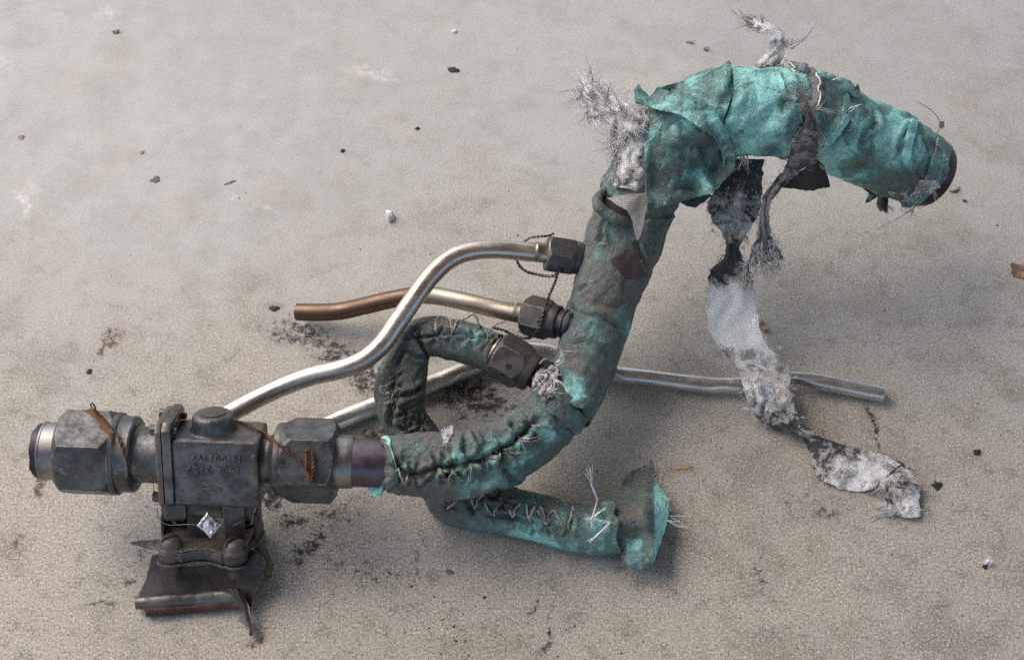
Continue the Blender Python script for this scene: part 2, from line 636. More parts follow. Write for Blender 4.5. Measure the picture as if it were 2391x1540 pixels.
def extrude_poly(pts, z0, z1, bev=1.0):
    bm = bmesh.new()
    vs = [bm.verts.new((p[0], p[1], z0)) for p in pts]
    f = bm.faces.new(vs)
    r = bmesh.ops.extrude_face_region(bm, geom=[f])
    for v in [g for g in r['geom'] if isinstance(g, bmesh.types.BMVert)]:
        v.co.z = z1
    bmesh.ops.recalc_face_normals(bm, faces=bm.faces[:])
    if bev:
        ed = [e for e in bm.edges if len(e.link_faces) == 2 and abs(e.verts[0].co.z - e.verts[1].co.z) < 1e-6]
        bmesh.ops.bevel(bm, geom=ed, offset=bev, segments=2, affect='EDGES', profile=0.5)
    bm.verts.index_update()
    V = np.array([list(v.co) for v in bm.verts])
    F = [[v.index for v in f.verts] for f in bm.faces]
    bm.free()
    return V, F

def remesh(V, F, voxel, smooth_n=2):
    """melt overlapping solids into one casting"""
    me = bpy.data.meshes.new('tmp')
    me.from_pydata(np.asarray(V).tolist(), [], F)
    o = bpy.data.objects.new('tmp', me)
    COL.objects.link(o)
    m = o.modifiers.new('r', 'REMESH'); m.mode = 'VOXEL'; m.voxel_size = voxel
    s = o.modifiers.new('s', 'SMOOTH'); s.factor = 0.5; s.iterations = smooth_n
    dg = bpy.context.evaluated_depsgraph_get()
    e = o.evaluated_get(dg).to_mesh()
    V2 = np.array([list(v.co) for v in e.vertices]); F2 = [list(p.vertices) for p in e.polygons]
    o.evaluated_get(dg).to_mesh_clear()
    bpy.data.objects.remove(o); bpy.data.meshes.remove(me)
    return V2, F2

def twist(P, sep=0.0005, r=0.0005, pitch=0.004, sides=6):
    """two wires twisted round each other along a path of world points"""
    P = spline(np.asarray(P), 0.0005)
    T, Nn, B = frames(P)
    s = np.arange(len(P)) * 0.0005
    out = []
    for k in (0, 1):
        a = 2 * np.pi * s / pitch + k * np.pi
        out.append((P + (np.cos(a)[:, None] * Nn + np.sin(a)[:, None] * B) * sep, r, r))
    return out

def chip(u, v, size, thick, seed, elong=1.0, rot=0.0, lift=0.0, bend=0.0):
    """a small broken flake lying on the floor"""
    p = W(u, v, 0)
    n = 14
    a = np.linspace(0, 2 * np.pi, n, endpoint=False)
    m = mpp(p)
    rr = size * m * (1 + 0.75 * fbm(np.stack([np.cos(a) * 2.1, np.sin(a) * 2.1, np.full(n, seed * 1.7)], 1), seed, 3))
    x, y = rr * np.cos(a) * elong, rr * np.sin(a)
    c, s = math.cos(rot), math.sin(rot)
    X, Y = c * x - s * y, s * x + c * y
    rings = []
    for f, z in ((1.0, 0.0), (1.0, 0.55), (0.85, 1.0), (0.4, 1.12), (0.05, 1.1)):
        zz = z * thick / 1000 * (1 + 0.3 * fbm(np.stack([X * 300, Y * 300, np.full(n, seed)], 1), seed, 3)) + bend * (x * f / (size * m * elong)) ** 2 / 1000
        rings.append(np.stack([p[0] + X * f, p[1] + Y * f, zz + lift / 1000 + 0.0001], 1))
    V = np.array(rings)
    F = grid_faces(5, n, True).tolist() + [list(range(n))[::-1], [4 * n + k for k in range(n)]]
    return V.reshape(-1, 3), F

# ------------------------------------------------------------------ materials
class Mat:
    def __init__(self, name):
        self.m = bpy.data.materials.new(name)
        self.m.use_nodes = True
        self.t = self.m.node_tree
        self.t.nodes.clear()
        self.out = self.t.nodes.new('ShaderNodeOutputMaterial')
        self.b = self.t.nodes.new('ShaderNodeBsdfPrincipled')
        self.t.links.new(self.b.outputs[0], self.out.inputs[0])
        self.tc = self.t.nodes.new('ShaderNodeTexCoord')
        self.obj = self.tc.outputs['Object']
        self.uv = self.tc.outputs['UV']

    def put(self, sock, v):
        if isinstance(v, bpy.types.NodeSocket):
            self.t.links.new(v, sock)
        elif isinstance(v, (tuple, list)):
            sock.default_value = tuple(v) + ((1.0,) if len(v) == 3 and len(sock.default_value) == 4 else ())
        else:
            sock.default_value = v

    def node(self, kind, props=None, **ins):
        n = self.t.nodes.new(kind)
        for k, v in (props or {}).items():
            setattr(n, k, v)
        for k, v in ins.items():
            self.put(n.inputs[k.replace('_', ' ')], v)
        return n

    def set(self, **k):
        for a, v in k.items():
            self.put(self.b.inputs[a.replace('_', ' ')], v)

    def noise(self, scale, detail=4.0, rough=0.55, dist=0.0, vec=None, off=None):
        vec = vec or self.obj
        if off is not None:
            vec = self.vmath('ADD', vec, off)
        n = self.node('ShaderNodeTexNoise', None, Vector=vec, Scale=scale, Detail=detail, Roughness=rough, Distortion=dist)
        return n.outputs[0]

    def voro(self, scale, vec=None, rnd=1.0, feature='F1'):
        n = self.node('ShaderNodeTexVoronoi', {'feature': feature}, Vector=vec or self.obj, Scale=scale, Randomness=rnd)
        return n.outputs[0]

    def vmath(self, op, a, b=None):
        n = self.t.nodes.new('ShaderNodeVectorMath'); n.operation = op
        self.put(n.inputs[0], a)
        if b is not None: self.put(n.inputs[1], b)
        return n.outputs['Value'] if op in ('LENGTH', 'DISTANCE', 'DOT_PRODUCT') else n.outputs[0]

    def math(self, op, a, b=None, clamp=False):
        n = self.t.nodes.new('ShaderNodeMath'); n.operation = op; n.use_clamp = clamp
        self.put(n.inputs[0], a)
        if b is not None: self.put(n.inputs[1], b)
        return n.outputs[0]

    def ramp(self, v, lo, hi, a=0.0, b=1.0, smooth=True):
        n = self.node('ShaderNodeMapRange', {'interpolation_type': 'SMOOTHSTEP' if smooth else 'LINEAR', 'clamp': True})
        for k, x in enumerate((v, lo, hi, a, b)):
            self.put(n.inputs[k], x)
        return n.outputs[0]

    def mix(self, f, a, b, blend='MIX'):
        n = self.node('ShaderNodeMix', {'data_type': 'RGBA', 'blend_type': blend})
        self.put(n.inputs[0], f)
        self.put(n.inputs[6], a)
        self.put(n.inputs[7], b)
        return n.outputs[2]

    def attr(self, name):
        return self.node('ShaderNodeAttribute', {'attribute_name': name}).outputs['Fac']

    def bump(self, h, strength=0.3, dist=0.001, normal=None):
        n = self.node('ShaderNodeBump', None, Strength=strength, Distance=dist, Height=h)
        if normal is not None: self.put(n.inputs['Normal'], normal)
        return n.outputs[0]

    def edges(self, radius, lo=0.012, hi=0.12):
        bv = self.node('ShaderNodeBevel', {'samples': 4}, Radius=radius)
        ge = self.node('ShaderNodeNewGeometry')
        d = self.vmath('DOT_PRODUCT', bv.outputs[0], ge.outputs['Normal'])
        return self.ramp(self.math('SUBTRACT', 1.0, d), lo, hi)

def S(r, g, b):
    def f(c):
        c /= 255.0
        return c / 12.92 if c <= 0.04045 else ((c + 0.055) / 1.055) ** 2.4
    return (f(r), f(g), f(b))

# stains on the slab: u, v, half length, half width (reading-grid steps), turn, strength, colour index
STAINS = [
    (700, 775, 130, 50, 0.15, 0.62, 0), (790, 830, 110, 60, 0.5, 0.62, 0), (855, 880, 90, 70, 0.7, 0.66, 0), (640, 715, 40, 16, 0, 0.5, 0),
    (1110, 930, 150, 70, 0.2, 0.70, 1), (1180, 985, 60, 30, 0, 0.6, 1), (1230, 760, 70, 60, 0, 0.5, 1), (890, 1010, 70, 26, 0.3, 0.7, 1),
    (640, 1165, 46, 34, 0.9, 0.78, 0), (735, 1262, 70, 26, -0.5, 0.72, 0), (690, 1225, 70, 40, 0.2, 0.6, 0), (690, 1300, 24, 60, 0, 0.64, 0), (780, 1200, 90, 50, 0, 0.5, 0), (850, 1330, 160, 70, 0.2, 0.42, 0),
    (2040, 985, 12, 62, -0.15, 0.86, 2), (2052, 1050, 10, 70, -0.25, 0.66, 2), (2235, 443, 24, 10, 0.3, 0.95, 2), (2250, 470, 14, 8, 0.2, 0.85, 2), (2330, 640, 3, 3, 0, 0.6, 2),
    (250, 800, 34, 70, 0.4, 0.62, 3), (95, 1140, 14, 50, -0.2, 0.72, 3), (300, 1350, 24, 10, 0.4, 0.66, 3), (1930, 1195, 60, 20, 0.4, 0.5, 3), (40, 1265, 40, 40, 0.2, 0.45, 3),
    (1610, 105, 16, 8, 0, 0.75, 3), (1650, 115, 24, 8, 0.1, 0.6, 2), (1780, 1350, 40, 60, 0, 0.5, 0), (1900, 1180, 160, 60, 0.2, 0.38, 0), (1275, 1490, 10, 80, 0.3, 0.66, 0), (1245, 1420, 8, 50, 0.6, 0.6, 0),
    (1000, 1270, 26, 10, 0.9, 0.55, 2), (230, 1405, 50, 9, 0.05, 0.6, 2), (970, 1310, 10, 40, -0.2, 0.55, 3), (592, 1500, 24, 16, 0, 0.72, 3), (340, 1300, 30, 20, 0, 0.5, 0), (190, 1300, 14, 20, 0.3, 0.6, 0),
]
WHITES = [(55, 470, 14, 60, -0.55, 0.85), (70, 440, 40, 34, 0.3, 0.42), (860, 165, 90, 26, 0.05, 0.55), (900, 180, 60, 14, 0.1, 0.5), (545, 465, 14, 14, 0, 0.6), (250, 30, 50, 24, 0, 0.4), (2345, 155, 60, 12, 0.1, 0.4), (0, 150, 60, 50, 0, 0.35), (1640, 220, 12, 10, 0, 0.7), (620, 490, 50, 10, 0.2, 0.4), (2300, 900, 30, 12, 0, 0.3)]

def concrete():
    m = Mat('weathered_concrete')
    cur = m.noise(5.0, 5, 0.6)
    mid = m.noise(38.0, 5, 0.6)
    fine = m.noise(680.0, 5, 0.74)
    grit = m.noise(1200.0, 2, 0.7)
    spk = m.noise(330.0, 5, 0.76)
    col = m.mix(m.ramp(cur, 0.3, 0.7), S(181, 181, 178), S(190, 190, 187))
    col = m.mix(m.ramp(m.noise(14, 4, 0.6, 0.6), 0.45, 0.75, 0, 0.55), col, S(190, 184, 172))
    col = m.mix(m.ramp(m.noise(9, 5, 0.65, 0.4, off=(3.1, 1.7, 0)), 0.5, 0.72, 0, 0.55), col, S(164, 163, 160))
    col = m.mix(m.ramp(mid, 0.35, 0.75, 0, 0.40), col, S(156, 153, 147))
    # pores and sand show where the pale skin wore off; light fall-off painted in
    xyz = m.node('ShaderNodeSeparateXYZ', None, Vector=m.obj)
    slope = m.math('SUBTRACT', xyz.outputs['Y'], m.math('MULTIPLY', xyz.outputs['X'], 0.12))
    worn_lightfall = m.ramp(m.math('ADD', slope, m.math('MULTIPLY', m.math('SUBTRACT', m.noise(4.0, 5, 0.62), 0.5), 0.55)), 0.26, -0.20, 0.20, 1.0)
    col = m.mix(m.math('MULTIPLY', worn_lightfall, 0.85), col, S(172, 163, 149))
    blot1 = m.noise(70, 6, 0.72, off=(6, 1, 0))
    col = m.mix(m.math('MULTIPLY', m.ramp(blot1, 0.50, 0.68, 0, 0.62), worn_lightfall), col, S(122, 115, 104))
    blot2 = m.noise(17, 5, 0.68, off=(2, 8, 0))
    col = m.mix(m.math('MULTIPLY', m.ramp(blot2, 0.48, 0.64, 0, 0.55), worn_lightfall), col, S(132, 126, 114))
    col = m.mix(m.math('MULTIPLY', m.ramp(fine, 0.50, 0.66), m.math('MULTIPLY', worn_lightfall, 0.72)), col, S(78, 72, 65))
    col = m.mix(m.math('MULTIPLY', m.ramp(fine, 0.48, 0.34), m.math('MULTIPLY', worn_lightfall, 0.72)), col, S(232, 225, 212))
    col = m.mix(m.math('MULTIPLY', m.ramp(grit, 0.54, 0.70), m.math('MULTIPLY', worn_lightfall, 0.5)), col, S(84, 77, 70))
    col = m.mix(m.math('MULTIPLY', m.ramp(grit, 0.42, 0.28), m.math('MULTIPLY', worn_lightfall, 0.5)), col, S(226, 218, 206))
    col = m.mix(m.math('MULTIPLY', m.ramp(spk, 0.62, 0.70), m.math('MULTIPLY', worn_lightfall, 0.9)), col, S(54, 51, 47))
    flat_xy = m.vmath('MULTIPLY', m.obj, (1, 1, 0))
    def blot(u, v, a, b, rot, wig):
        p = W(u, v, 0); s = mpp(p)
        b_ = b * s / math.sin(ELEV) if abs(rot) < 0.6 else b * s * 1.1
        mp = m.node('ShaderNodeMapping', {'vector_type': 'TEXTURE'}, Vector=wig, Location=(p[0], p[1], 0), Rotation=(0, 0, rot), Scale=(a * s, b_, 1))
        return m.vmath('LENGTH', mp.outputs[0])
    wg = m.node('ShaderNodeTexNoise', {'noise_dimensions': '3D'}, Vector=flat_xy, Scale=60.0, Detail=3.0)
    wig = m.vmath('ADD', flat_xy, m.vmath('MULTIPLY', m.vmath('SUBTRACT', wg.outputs['Color'], (0.5, 0.5, 0.5)), (0.02, 0.02, 0.0)))
    pn = m.noise(210.0, 5, 0.72, off=(0.7, 0.2, 0))
    pf = m.noise(95.0, 5, 0.7, off=(1.7, 0.9, 0))
    tints = [S(40, 39, 40), S(46, 38, 34), S(38, 38, 40), S(84, 66, 57)]
    for ci in (0, 1, 2, 3):
        tot = None
        for (u, v, a, b, r, st, c) in STAINS:
            if c != ci: continue
            d = m.ramp(blot(u, v, a * 1.15, b * 1.15, -r, wig), 1.0, 0.15, 0, st)
            tot = d if tot is None else m.math('MAXIMUM', tot, d)
        f = m.math('ADD', m.math('MULTIPLY', pn, 0.55), m.math('ADD', m.math('MULTIPLY', pf, 0.25), m.math('MULTIPLY', fine, 0.20)))
        hard = m.ramp(m.math('ADD', f, m.math('MULTIPLY', tot, 0.27)), 0.60, 0.72)
        soft = m.math('MULTIPLY', m.math('MULTIPLY', tot, 0.85), m.ramp(f, 0.36, 0.62))
        lim = m.ramp(tot, 0.02, 0.2)
        col = m.mix(m.math('MULTIPLY', soft, 0.9), col, tuple(min(1, x * 2.6 + 0.02) for x in tints[ci]))
        col = m.mix(m.math('MULTIPLY', m.math('MULTIPLY', hard, lim), 0.86), col, tints[ci])
    tot = None
    for (u, v, a, b, r, st) in WHITES:
        d = m.ramp(blot(u, v, a, b, -r, wig), 1.0, 0.1, 0, st)
        tot = d if tot is None else m.math('MAXIMUM', tot, d)
    col = m.mix(m.math('MULTIPLY', m.math('MULTIPLY', tot, m.ramp(pn, 0.38, 0.62)), 0.9), col, S(226, 222, 216))
    # thin scattering of dark grit over the slab, denser in drifts
    drift = m.ramp(m.noise(11, 4, 0.6, off=(5, 2, 0)), 0.42, 0.68)
    gr = m.ramp(m.noise(420, 3, 0.7, off=(2, 2, 2)), 0.69, 0.75)
    col = m.mix(m.math('MULTIPLY', gr, m.math('ADD', m.math('MULTIPLY', drift, 0.75), 0.12)), col, S(48, 44, 42))
    h = m.math('ADD', m.math('MULTIPLY', fine, 0.5), m.math('MULTIPLY', grit, 0.35))
    nb = m.bump(h, 0.16, 0.0009)
    nb = m.bump(mid, 0.12, 0.004, nb)
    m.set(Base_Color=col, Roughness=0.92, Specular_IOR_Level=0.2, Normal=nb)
    return m.m

def cloth(name, seed=0.0, bright=1.0, dirt=0.0):
    m = Mat(name)
    g = m.math('ADD', m.attr('grime'), dirt)
    o = (seed, seed * 1.7, seed * 0.3)
    big = m.noise(26, 5, 0.62, 0.5, off=o)
    med = m.noise(85, 5, 0.65, 0.3, off=o)
    fin = m.noise(600, 4, 0.7)
    f = m.math('ADD', m.math('MULTIPLY', big, 0.55), m.math('MULTIPLY', med, 0.45))
    f = m.math('ADD', f, m.math('MULTIPLY', m.math('SUBTRACT', fin, 0.5), 0.2))
    f = m.math('ADD', m.math('MULTIPLY', m.math('SUBTRACT', f, 0.5), 1.4), 0.5)
    f = m.math('SUBTRACT', f, m.math('MULTIPLY', m.math('SUBTRACT', g, 0.5), 0.56))
    clean = S(156, 216, 208); teal = S(100, 137, 130); dark = S(89, 101, 97); soot = S(100, 97, 91)
    col = m.mix(m.ramp(f, 0.50, 0.70), teal, clean)
    col = m.mix(m.ramp(f, 0.55, 0.36), col, dark)
    col = m.mix(m.ramp(m.math('ADD', m.noise(40, 5, 0.66, off=(9 + seed, 2, 1)), m.math('MULTIPLY', m.math('SUBTRACT', g, 0.5), 0.42)), 0.48, 0.72, 0, 0.85), col, soot)
    scr = m.noise(900, 3, 0.75, vec=m.vmath('MULTIPLY', m.obj, (1, 0.45, 0.7)))
    pat = m.ramp(m.noise(48, 3, 0.6, off=(4, seed, 2)), 0.55, 0.68)
    col = m.mix(m.math('MULTIPLY', m.math('MULTIPLY', m.ramp(scr, 0.54, 0.66), pat), 0.85), col, S(124, 202, 192))
    blk = m.ramp(m.noise(130, 5, 0.75, off=(1, 7, seed)), 0.70, 0.78)
    col = m.mix(m.math('MULTIPLY', blk, 0.6), col, S(36, 38, 37))
    col = m.mix(m.ramp(fin, 0.5, 0.8, 0, 0.35), col, S(40, 48, 46))
    k1 = m.ramp(m.math('ABSOLUTE', m.math('SUBTRACT', m.noise(60, 3, 0.5, 0.8, off=(3, seed, 8)), 0.5)), 0.0, 0.045)
    k2 = m.ramp(m.math('ABSOLUTE', m.math('SUBTRACT', m.noise(150, 3, 0.55, 0.8, off=(seed, 6, 3)), 0.5)), 0.0, 0.05)
    col = m.mix(m.math('MULTIPLY', m.math('SUBTRACT', 1.0, m.math('MULTIPLY', k1, k2)), 0.22), col, S(58, 64, 60))
    uvs = m.node('ShaderNodeSeparateXYZ', None, Vector=m.uv)
    wv = m.math('MULTIPLY', m.math('SINE', m.math('MULTIPLY', uvs.outputs[0], 6.0)), m.math('SINE', m.math('MULTIPLY', uvs.outputs[1], 6.0)))
    h = m.math('ADD', m.math('MULTIPLY', wv, 0.12), m.math('ADD', m.math('MULTIPLY', fin, 0.5), m.math('ADD', m.math('MULTIPLY', m.noise(210, 4, 0.6), 1.0), m.math('ADD', m.math('MULTIPLY', k1, 0.9), m.math('MULTIPLY', k2, 0.45)))))
    m.set(Base_Color=col, Roughness=m.ramp(med, 0.3, 0.7, 0.48, 0.78), Specular_IOR_Level=0.38, Normal=m.bump(h, 0.46, 0.0011))
    return m.m

def webbing(name, white=(0.80, 0.80, 0.80), seed=0.0, tan=0.3):
    m = Mat(name)
    s = m.attr('soot')
    n = m.noise(95, 6, 0.7, 0.6, off=(seed, 1, 2))
    n2 = m.noise(300, 4, 0.75)
    f = m.math('ADD', m.math('ADD', m.math('MULTIPLY', n, 0.95), m.math('SUBTRACT', m.math('MULTIPLY', n2, 0.4), 0.17)), m.math('MULTIPLY', m.math('SUBTRACT', s, 0.5), 0.62))
    uvs = m.node('ShaderNodeSeparateXYZ', None, Vector=m.uv)
    wobx = m.math('ADD', uvs.outputs[0], m.math('MULTIPLY', m.noise(120, 2, 0.5), 1.2))
    woby = m.math('ADD', uvs.outputs[1], m.math('MULTIPLY', m.noise(120, 2, 0.5, off=(2, 2, 2)), 1.2))
    wobx = m.math('ADD', wobx, m.math('MULTIPLY', n2, 1.0)); woby = m.math('ADD', woby, m.math('MULTIPLY', m.noise(300, 3, 0.7, off=(7, 1, 3)), 1.1))
    a = m.math('SINE', m.math('MULTIPLY', wobx, 2 * math.pi / 1.5))
    b = m.math('SINE', m.math('MULTIPLY', woby, 2 * math.pi / 1.25))
    wv = m.math('ADD', m.math('MULTIPLY', m.math('MULTIPLY', a, b), 0.5), m.math('MULTIPLY', b, 0.5))
    col = m.mix(m.ramp(wv, -0.9, 0.9), tuple(x * 0.76 for x in white), white)
    col = m.mix(m.ramp(m.noise(33, 4, 0.6, off=(seed, 5, 1)), 0.45, 0.7, 0, tan), col, S(168, 144, 122))
    col = m.mix(m.ramp(f, 0.42, 0.56, 0, 0.72), col, S(112, 104, 100))
    col = m.mix(m.ramp(f, 0.57, 0.67, 0, 0.97), col, S(36, 34, 34))
    m.set(Base_Color=col, Roughness=0.5, Specular_IOR_Level=0.5, Normal=m.bump(m.math('ADD', wv, m.math('MULTIPLY', n2, 3.0)), 0.5, 0.0006))
    m.set(Sheen_Weight=0.25)
    return m.m

def fibre(name, c, c2=None, rough=0.45):
    m = Mat(name)
    col = m.mix(m.ramp(m.noise(160, 3, 0.6), 0.38, 0.64), c, c2 or tuple(x * 0.35 for x in c))
    m.set(Base_Color=col, Roughness=rough, Specular_IOR_Level=0.5)
    return m.m

def dark_metal(name, base=S(70, 71, 73), alt=S(112, 111, 109), warm=S(88, 79, 70), edge=0.0008, rough=0.5, metal=0.35, wear=0.8):
    m = Mat(name)
    n = m.noise(55, 5, 0.65, 0.4)
    n2 = m.noise(320, 5, 0.7)
    n3 = m.noise(22, 4, 0.6, off=(3, 3, 3))
    col = m.mix(m.ramp(n, 0.35, 0.68), base, alt)
    col = m.mix(m.ramp(n3, 0.48, 0.72, 0, 0.7), col, warm)
    col = m.mix(m.ramp(n2, 0.52, 0.72, 0, 0.55), col, tuple(x * 0.42 for x in base))
    col = m.mix(m.ramp(n2, 0.40, 0.28, 0, 0.35), col, S(140, 138, 134))
    scr = m.noise(160, 3, 0.7, 1.5, vec=m.vmath('MULTIPLY', m.obj, (0.25, 1.2, 1.0)))
    col = m.mix(m.ramp(scr, 0.66, 0.72, 0, 0.4), col, S(150, 148, 144))
    e = m.edges(edge)
    em = m.math('MULTIPLY', e, m.ramp(m.noise(90, 4, 0.7, off=(1, 1, 1)), 0.42, 0.62, 0, wear))
    col = m.mix(em, col, S(190, 186, 180))
    m.set(Base_Color=col, Metallic=m.math('MAXIMUM', em, metal), Roughness=m.ramp(n2, 0.3, 0.7, rough - 0.12, rough + 0.15), Normal=m.bump(m.math('ADD', n2, m.math('MULTIPLY', n, 0.6)), 0.22, 0.0006))
    return m.m

def tube_metal(name, base, tint, amount, rough=0.3, tlo=0.5, scale=24.0, dark=0.4, along=False):
    m = Mat(name)
    n = m.noise(scale, 4, 0.6, 0.4)
    if along:
        n = m.math('ADD', m.math('MULTIPLY', n, 0.45), m.ramp(m.attr('t'), 0.35, 0.75, 0.62, -0.02))
    st = m.noise(140, 4, 0.65, vec=m.vmath('MULTIPLY', m.obj, (0.35, 1, 1)))
    sp = m.noise(700, 3, 0.7)
    col = m.mix(m.ramp(n, tlo - 0.14, tlo + 0.18, 0, amount), base, tint)
    col = m.mix(m.ramp(st, 0.54, 0.76, 0, dark), col, tuple(x * 0.3 for x in base))
    col = m.mix(m.ramp(sp, 0.62, 0.74, 0, 0.5), col, (0.06, 0.05, 0.045))
    sc = m.noise(260, 4, 0.7, 2.0, off=(4, 4, 4))
    col = m.mix(m.ramp(sc, 0.68, 0.74, 0, 0.6), col, (0.05, 0.045, 0.045))
    m.set(Base_Color=col, Metallic=0.95, Roughness=m.ramp(st, 0.3, 0.75, rough - 0.06, rough + 0.2), Normal=m.bump(m.math('ADD', sp, m.math('MULTIPLY', st, 1.5)), 0.10, 0.0004))
    return m.m

def rusty(name):
    m = Mat(name)
    n = m.noise(240, 5, 0.7)
    col = m.mix(m.ramp(n, 0.4, 0.62), S(72, 52, 40), S(122, 74, 38))
    col = m.mix(m.ramp(m.noise(90, 4, 0.6), 0.5, 0.66), col, S(70, 56, 48))
    m.set(Base_Color=col, Roughness=0.75, Metallic=0.1, Normal=m.bump(n, 0.4, 0.0004))
    return m.m

def plain(name, c, rough=0.5, metal=0.0, nscale=200.0, var=0.5, bump=0.2, spec=0.5):
    m = Mat(name)
    n = m.noise(nscale, 5, 0.65)
    n2 = m.noise(nscale * 0.2, 4, 0.6)
    f = m.math('ADD', m.math('MULTIPLY', n, 0.5), m.math('MULTIPLY', n2, 0.5))
    col = m.mix(m.ramp(f, 0.36, 0.64), tuple(x * (1 - var) for x in c), tuple(min(1, x * (1 + var * 0.5)) for x in c))
    m.set(Base_Color=col, Roughness=m.ramp(n, 0.3, 0.7, max(0.05, rough - 0.1), min(1, rough + 0.12)), Metallic=metal, Specular_IOR_Level=spec, Normal=m.bump(n, bump, 0.0006))
    return m.m

M_CON = concrete()
M_CLOTH_UP = cloth('turquoise_coated_cloth', 0.0)
M_CLOTH_LOW = cloth('sooty_turquoise_cloth', 3.3)
M_CLOTH_SM = cloth('dirty_green_cloth', 7.1)
M_IRON = dark_metal('oxidised_steel', metal=0.6, rough=0.40)
M_IRON_D = dark_metal('dark_oxidised_steel', S(62, 58, 56), S(92, 87, 82), S(80, 67, 57), wear=0.8)
M_NUT = dark_metal('worn_nut_steel', S(68, 68, 69), S(112, 112, 110), S(92, 85, 79), edge=0.0011, wear=1.0, metal=0.75, rough=0.42)
M_NUT_D = dark_metal('brown_nut_steel', S(66, 62, 58), S(98, 92, 85), S(86, 73, 62), edge=0.0009, wear=1.0)
M_FIT = dark_metal('blue_black_fitting', S(38, 39, 46), S(64, 66, 76), S(50, 46, 46), wear=0.7)
M_PLATE = dark_metal('burnt_sheet_steel', S(58, 54, 49), S(84, 77, 69), S(80, 64, 52), rough=0.42, metal=0.45, wear=0.9)
M_LIP = dark_metal('scraped_sheet_lip', S(84, 82, 80), S(118, 114, 110), S(104, 66, 48), rough=0.4, metal=0.5)
M_LIPR = plain('red_brown_rust', S(78, 54, 44), 0.6, 0.3, 180, 0.55, 0.4)
M_LETTER = dark_metal('rubbed_raised_metal', S(72, 66, 66), S(98, 92, 91), S(98, 70, 72), edge=0.0005, wear=0.7)
M_SCREW = dark_metal('slotted_screw_steel', S(84, 79, 75), S(112, 106, 100), S(92, 78, 66), edge=0.0009, wear=1.0, metal=0.5)
M_SLOT = plain('screw_slot_shade', S(14, 13, 13), 0.9, 0.0, 200, 0.3)  # near-black strip laid on the dome paints the shade of the slot
M_TUBE = tube_metal('bright_steel_tube', (0.56, 0.53, 0.49), (0.46, 0.33, 0.24), 0.6, 0.31, 0.50, dark=0.55)  # brown tint patches stand in for warm reflections on the steel
M_TUBE_B = tube_metal('heat_browned_tube', (0.30, 0.255, 0.20), (0.13, 0.085, 0.058), 0.97, 0.36, 0.50, 16.0, along=True)
M_TUBE_L = tube_metal('scuffed_steel_tube', (0.62, 0.60, 0.57), (0.42, 0.32, 0.24), 0.5, 0.32, 0.56)  # tint imitates warm surroundings mirrored in the tube
M_FERR = tube_metal('browned_ferrule', (0.34, 0.31, 0.27), (0.26, 0.19, 0.13), 0.7, 0.38)
M_BLUED = plain('heat_blued_pipe', S(112, 101, 110), 0.36, 0.8, 60, 0.35, 0.06)
M_STUB = tube_metal('grey_pipe_stub', (0.30, 0.29, 0.28), (0.20, 0.18, 0.17), 0.8, 0.36, dark=0.6)
M_BORE = plain('dark_pipe_bore', S(46, 44, 56), 0.4, 0.5, 120, 0.5)
M_RUST = rusty('rusty_wire')
M_RUSTSTAIN = plain('rust_bloom', S(112, 76, 46), 0.85, 0.0, 300, 0.5)
M_WIRE = plain('grey_lock_wire', S(108, 106, 104), 0.35, 0.9, 300, 0.5, 0.1)
M_SEAL = plain('crimped_lead', (0.62, 0.61, 0.59), 0.28, 1.0, 300, 0.6, 1.0)
M_MAROON = plain('maroon_pipe_end', S(66, 46, 50), 0.28, 0.6, 120, 0.35, 0.05)
M_WEB = webbing('sooty_white_webbing', (0.93, 0.91, 0.88), 0.0, 0.55)
M_WEB_D = webbing('charred_grey_webbing', (0.26, 0.255, 0.255), 4.0, 0.3)
M_WEB_T = webbing('tan_grey_mesh', (0.36, 0.335, 0.30), 2.0, 0.35)
M_CHAR_SHADE = plain('charred_and_shade_cloth', S(48, 43, 42), 0.85, 0.0, 260, 0.6, 0.5)
M_FIB_W = fibre('white_glass_fibre', (0.90, 0.89, 0.88), (0.66, 0.62, 0.58))
M_FIB_G = fibre('grey_glass_fibre', (0.50, 0.47, 0.44), (0.16, 0.14, 0.13))
M_FIB_B = fibre('scorched_brown_fibre', S(120, 104, 92), S(40, 35, 32), 0.6)
M_THREAD = fibre('grey_sewing_thread', S(190, 180, 166), S(118, 112, 104), 0.6)
M_WOOL = plain('white_glass_wool', (0.84, 0.83, 0.82), 0.7, 0.0, 300, 0.35, 0.9)
M_GREYWOOL = plain('grey_matted_fibre', (0.50, 0.48, 0.46), 0.8, 0.0, 300, 0.6, 0.9)
M_HOLE = plain('brown_inner_layer', S(74, 64, 59), 0.7, 0.1, 180, 0.35, 0.15)
M_BLACK = plain('black_soot_flake', S(38, 37, 39), 0.7, 0.0, 400, 0.5, 0.4)
M_GREYF = plain('grey_flake', S(104, 104, 106), 0.7, 0.0, 300, 0.4, 0.4)
M_LEAF = plain('dry_leaf', S(142, 112, 86), 0.7, 0.0, 240, 0.5, 0.5)
M_TAN = plain('tan_crumb', S(158, 136, 112), 0.7, 0.0, 300, 0.5, 0.5)
M_WHITE = plain('white_shell', (0.82, 0.83, 0.85), 0.3, 0.0, 160, 0.25, 0.3)
M_STRAW = plain('straw', S(196, 164, 116), 0.6, 0.0, 300, 0.3, 0.3)

M_SHADE_ROOF = plain('shade_roof_sheet', S(150, 146, 140), 0.7, 0.0, 20, 0.2)

# ------------------------------------------------------------------ the slab
ORG[0] = np.zeros(3)
gx = np.array([-30, -4, -1.2, -0.6, -0.3, 0, 0.3, 0.6, 1.2, 4, 30.0])
GV = np.array([[x, y, 0] for y in gx for x in gx])
GF = grid_faces(len(gx), len(gx), False)
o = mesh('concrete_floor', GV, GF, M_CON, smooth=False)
o['kind'] = 'structure'

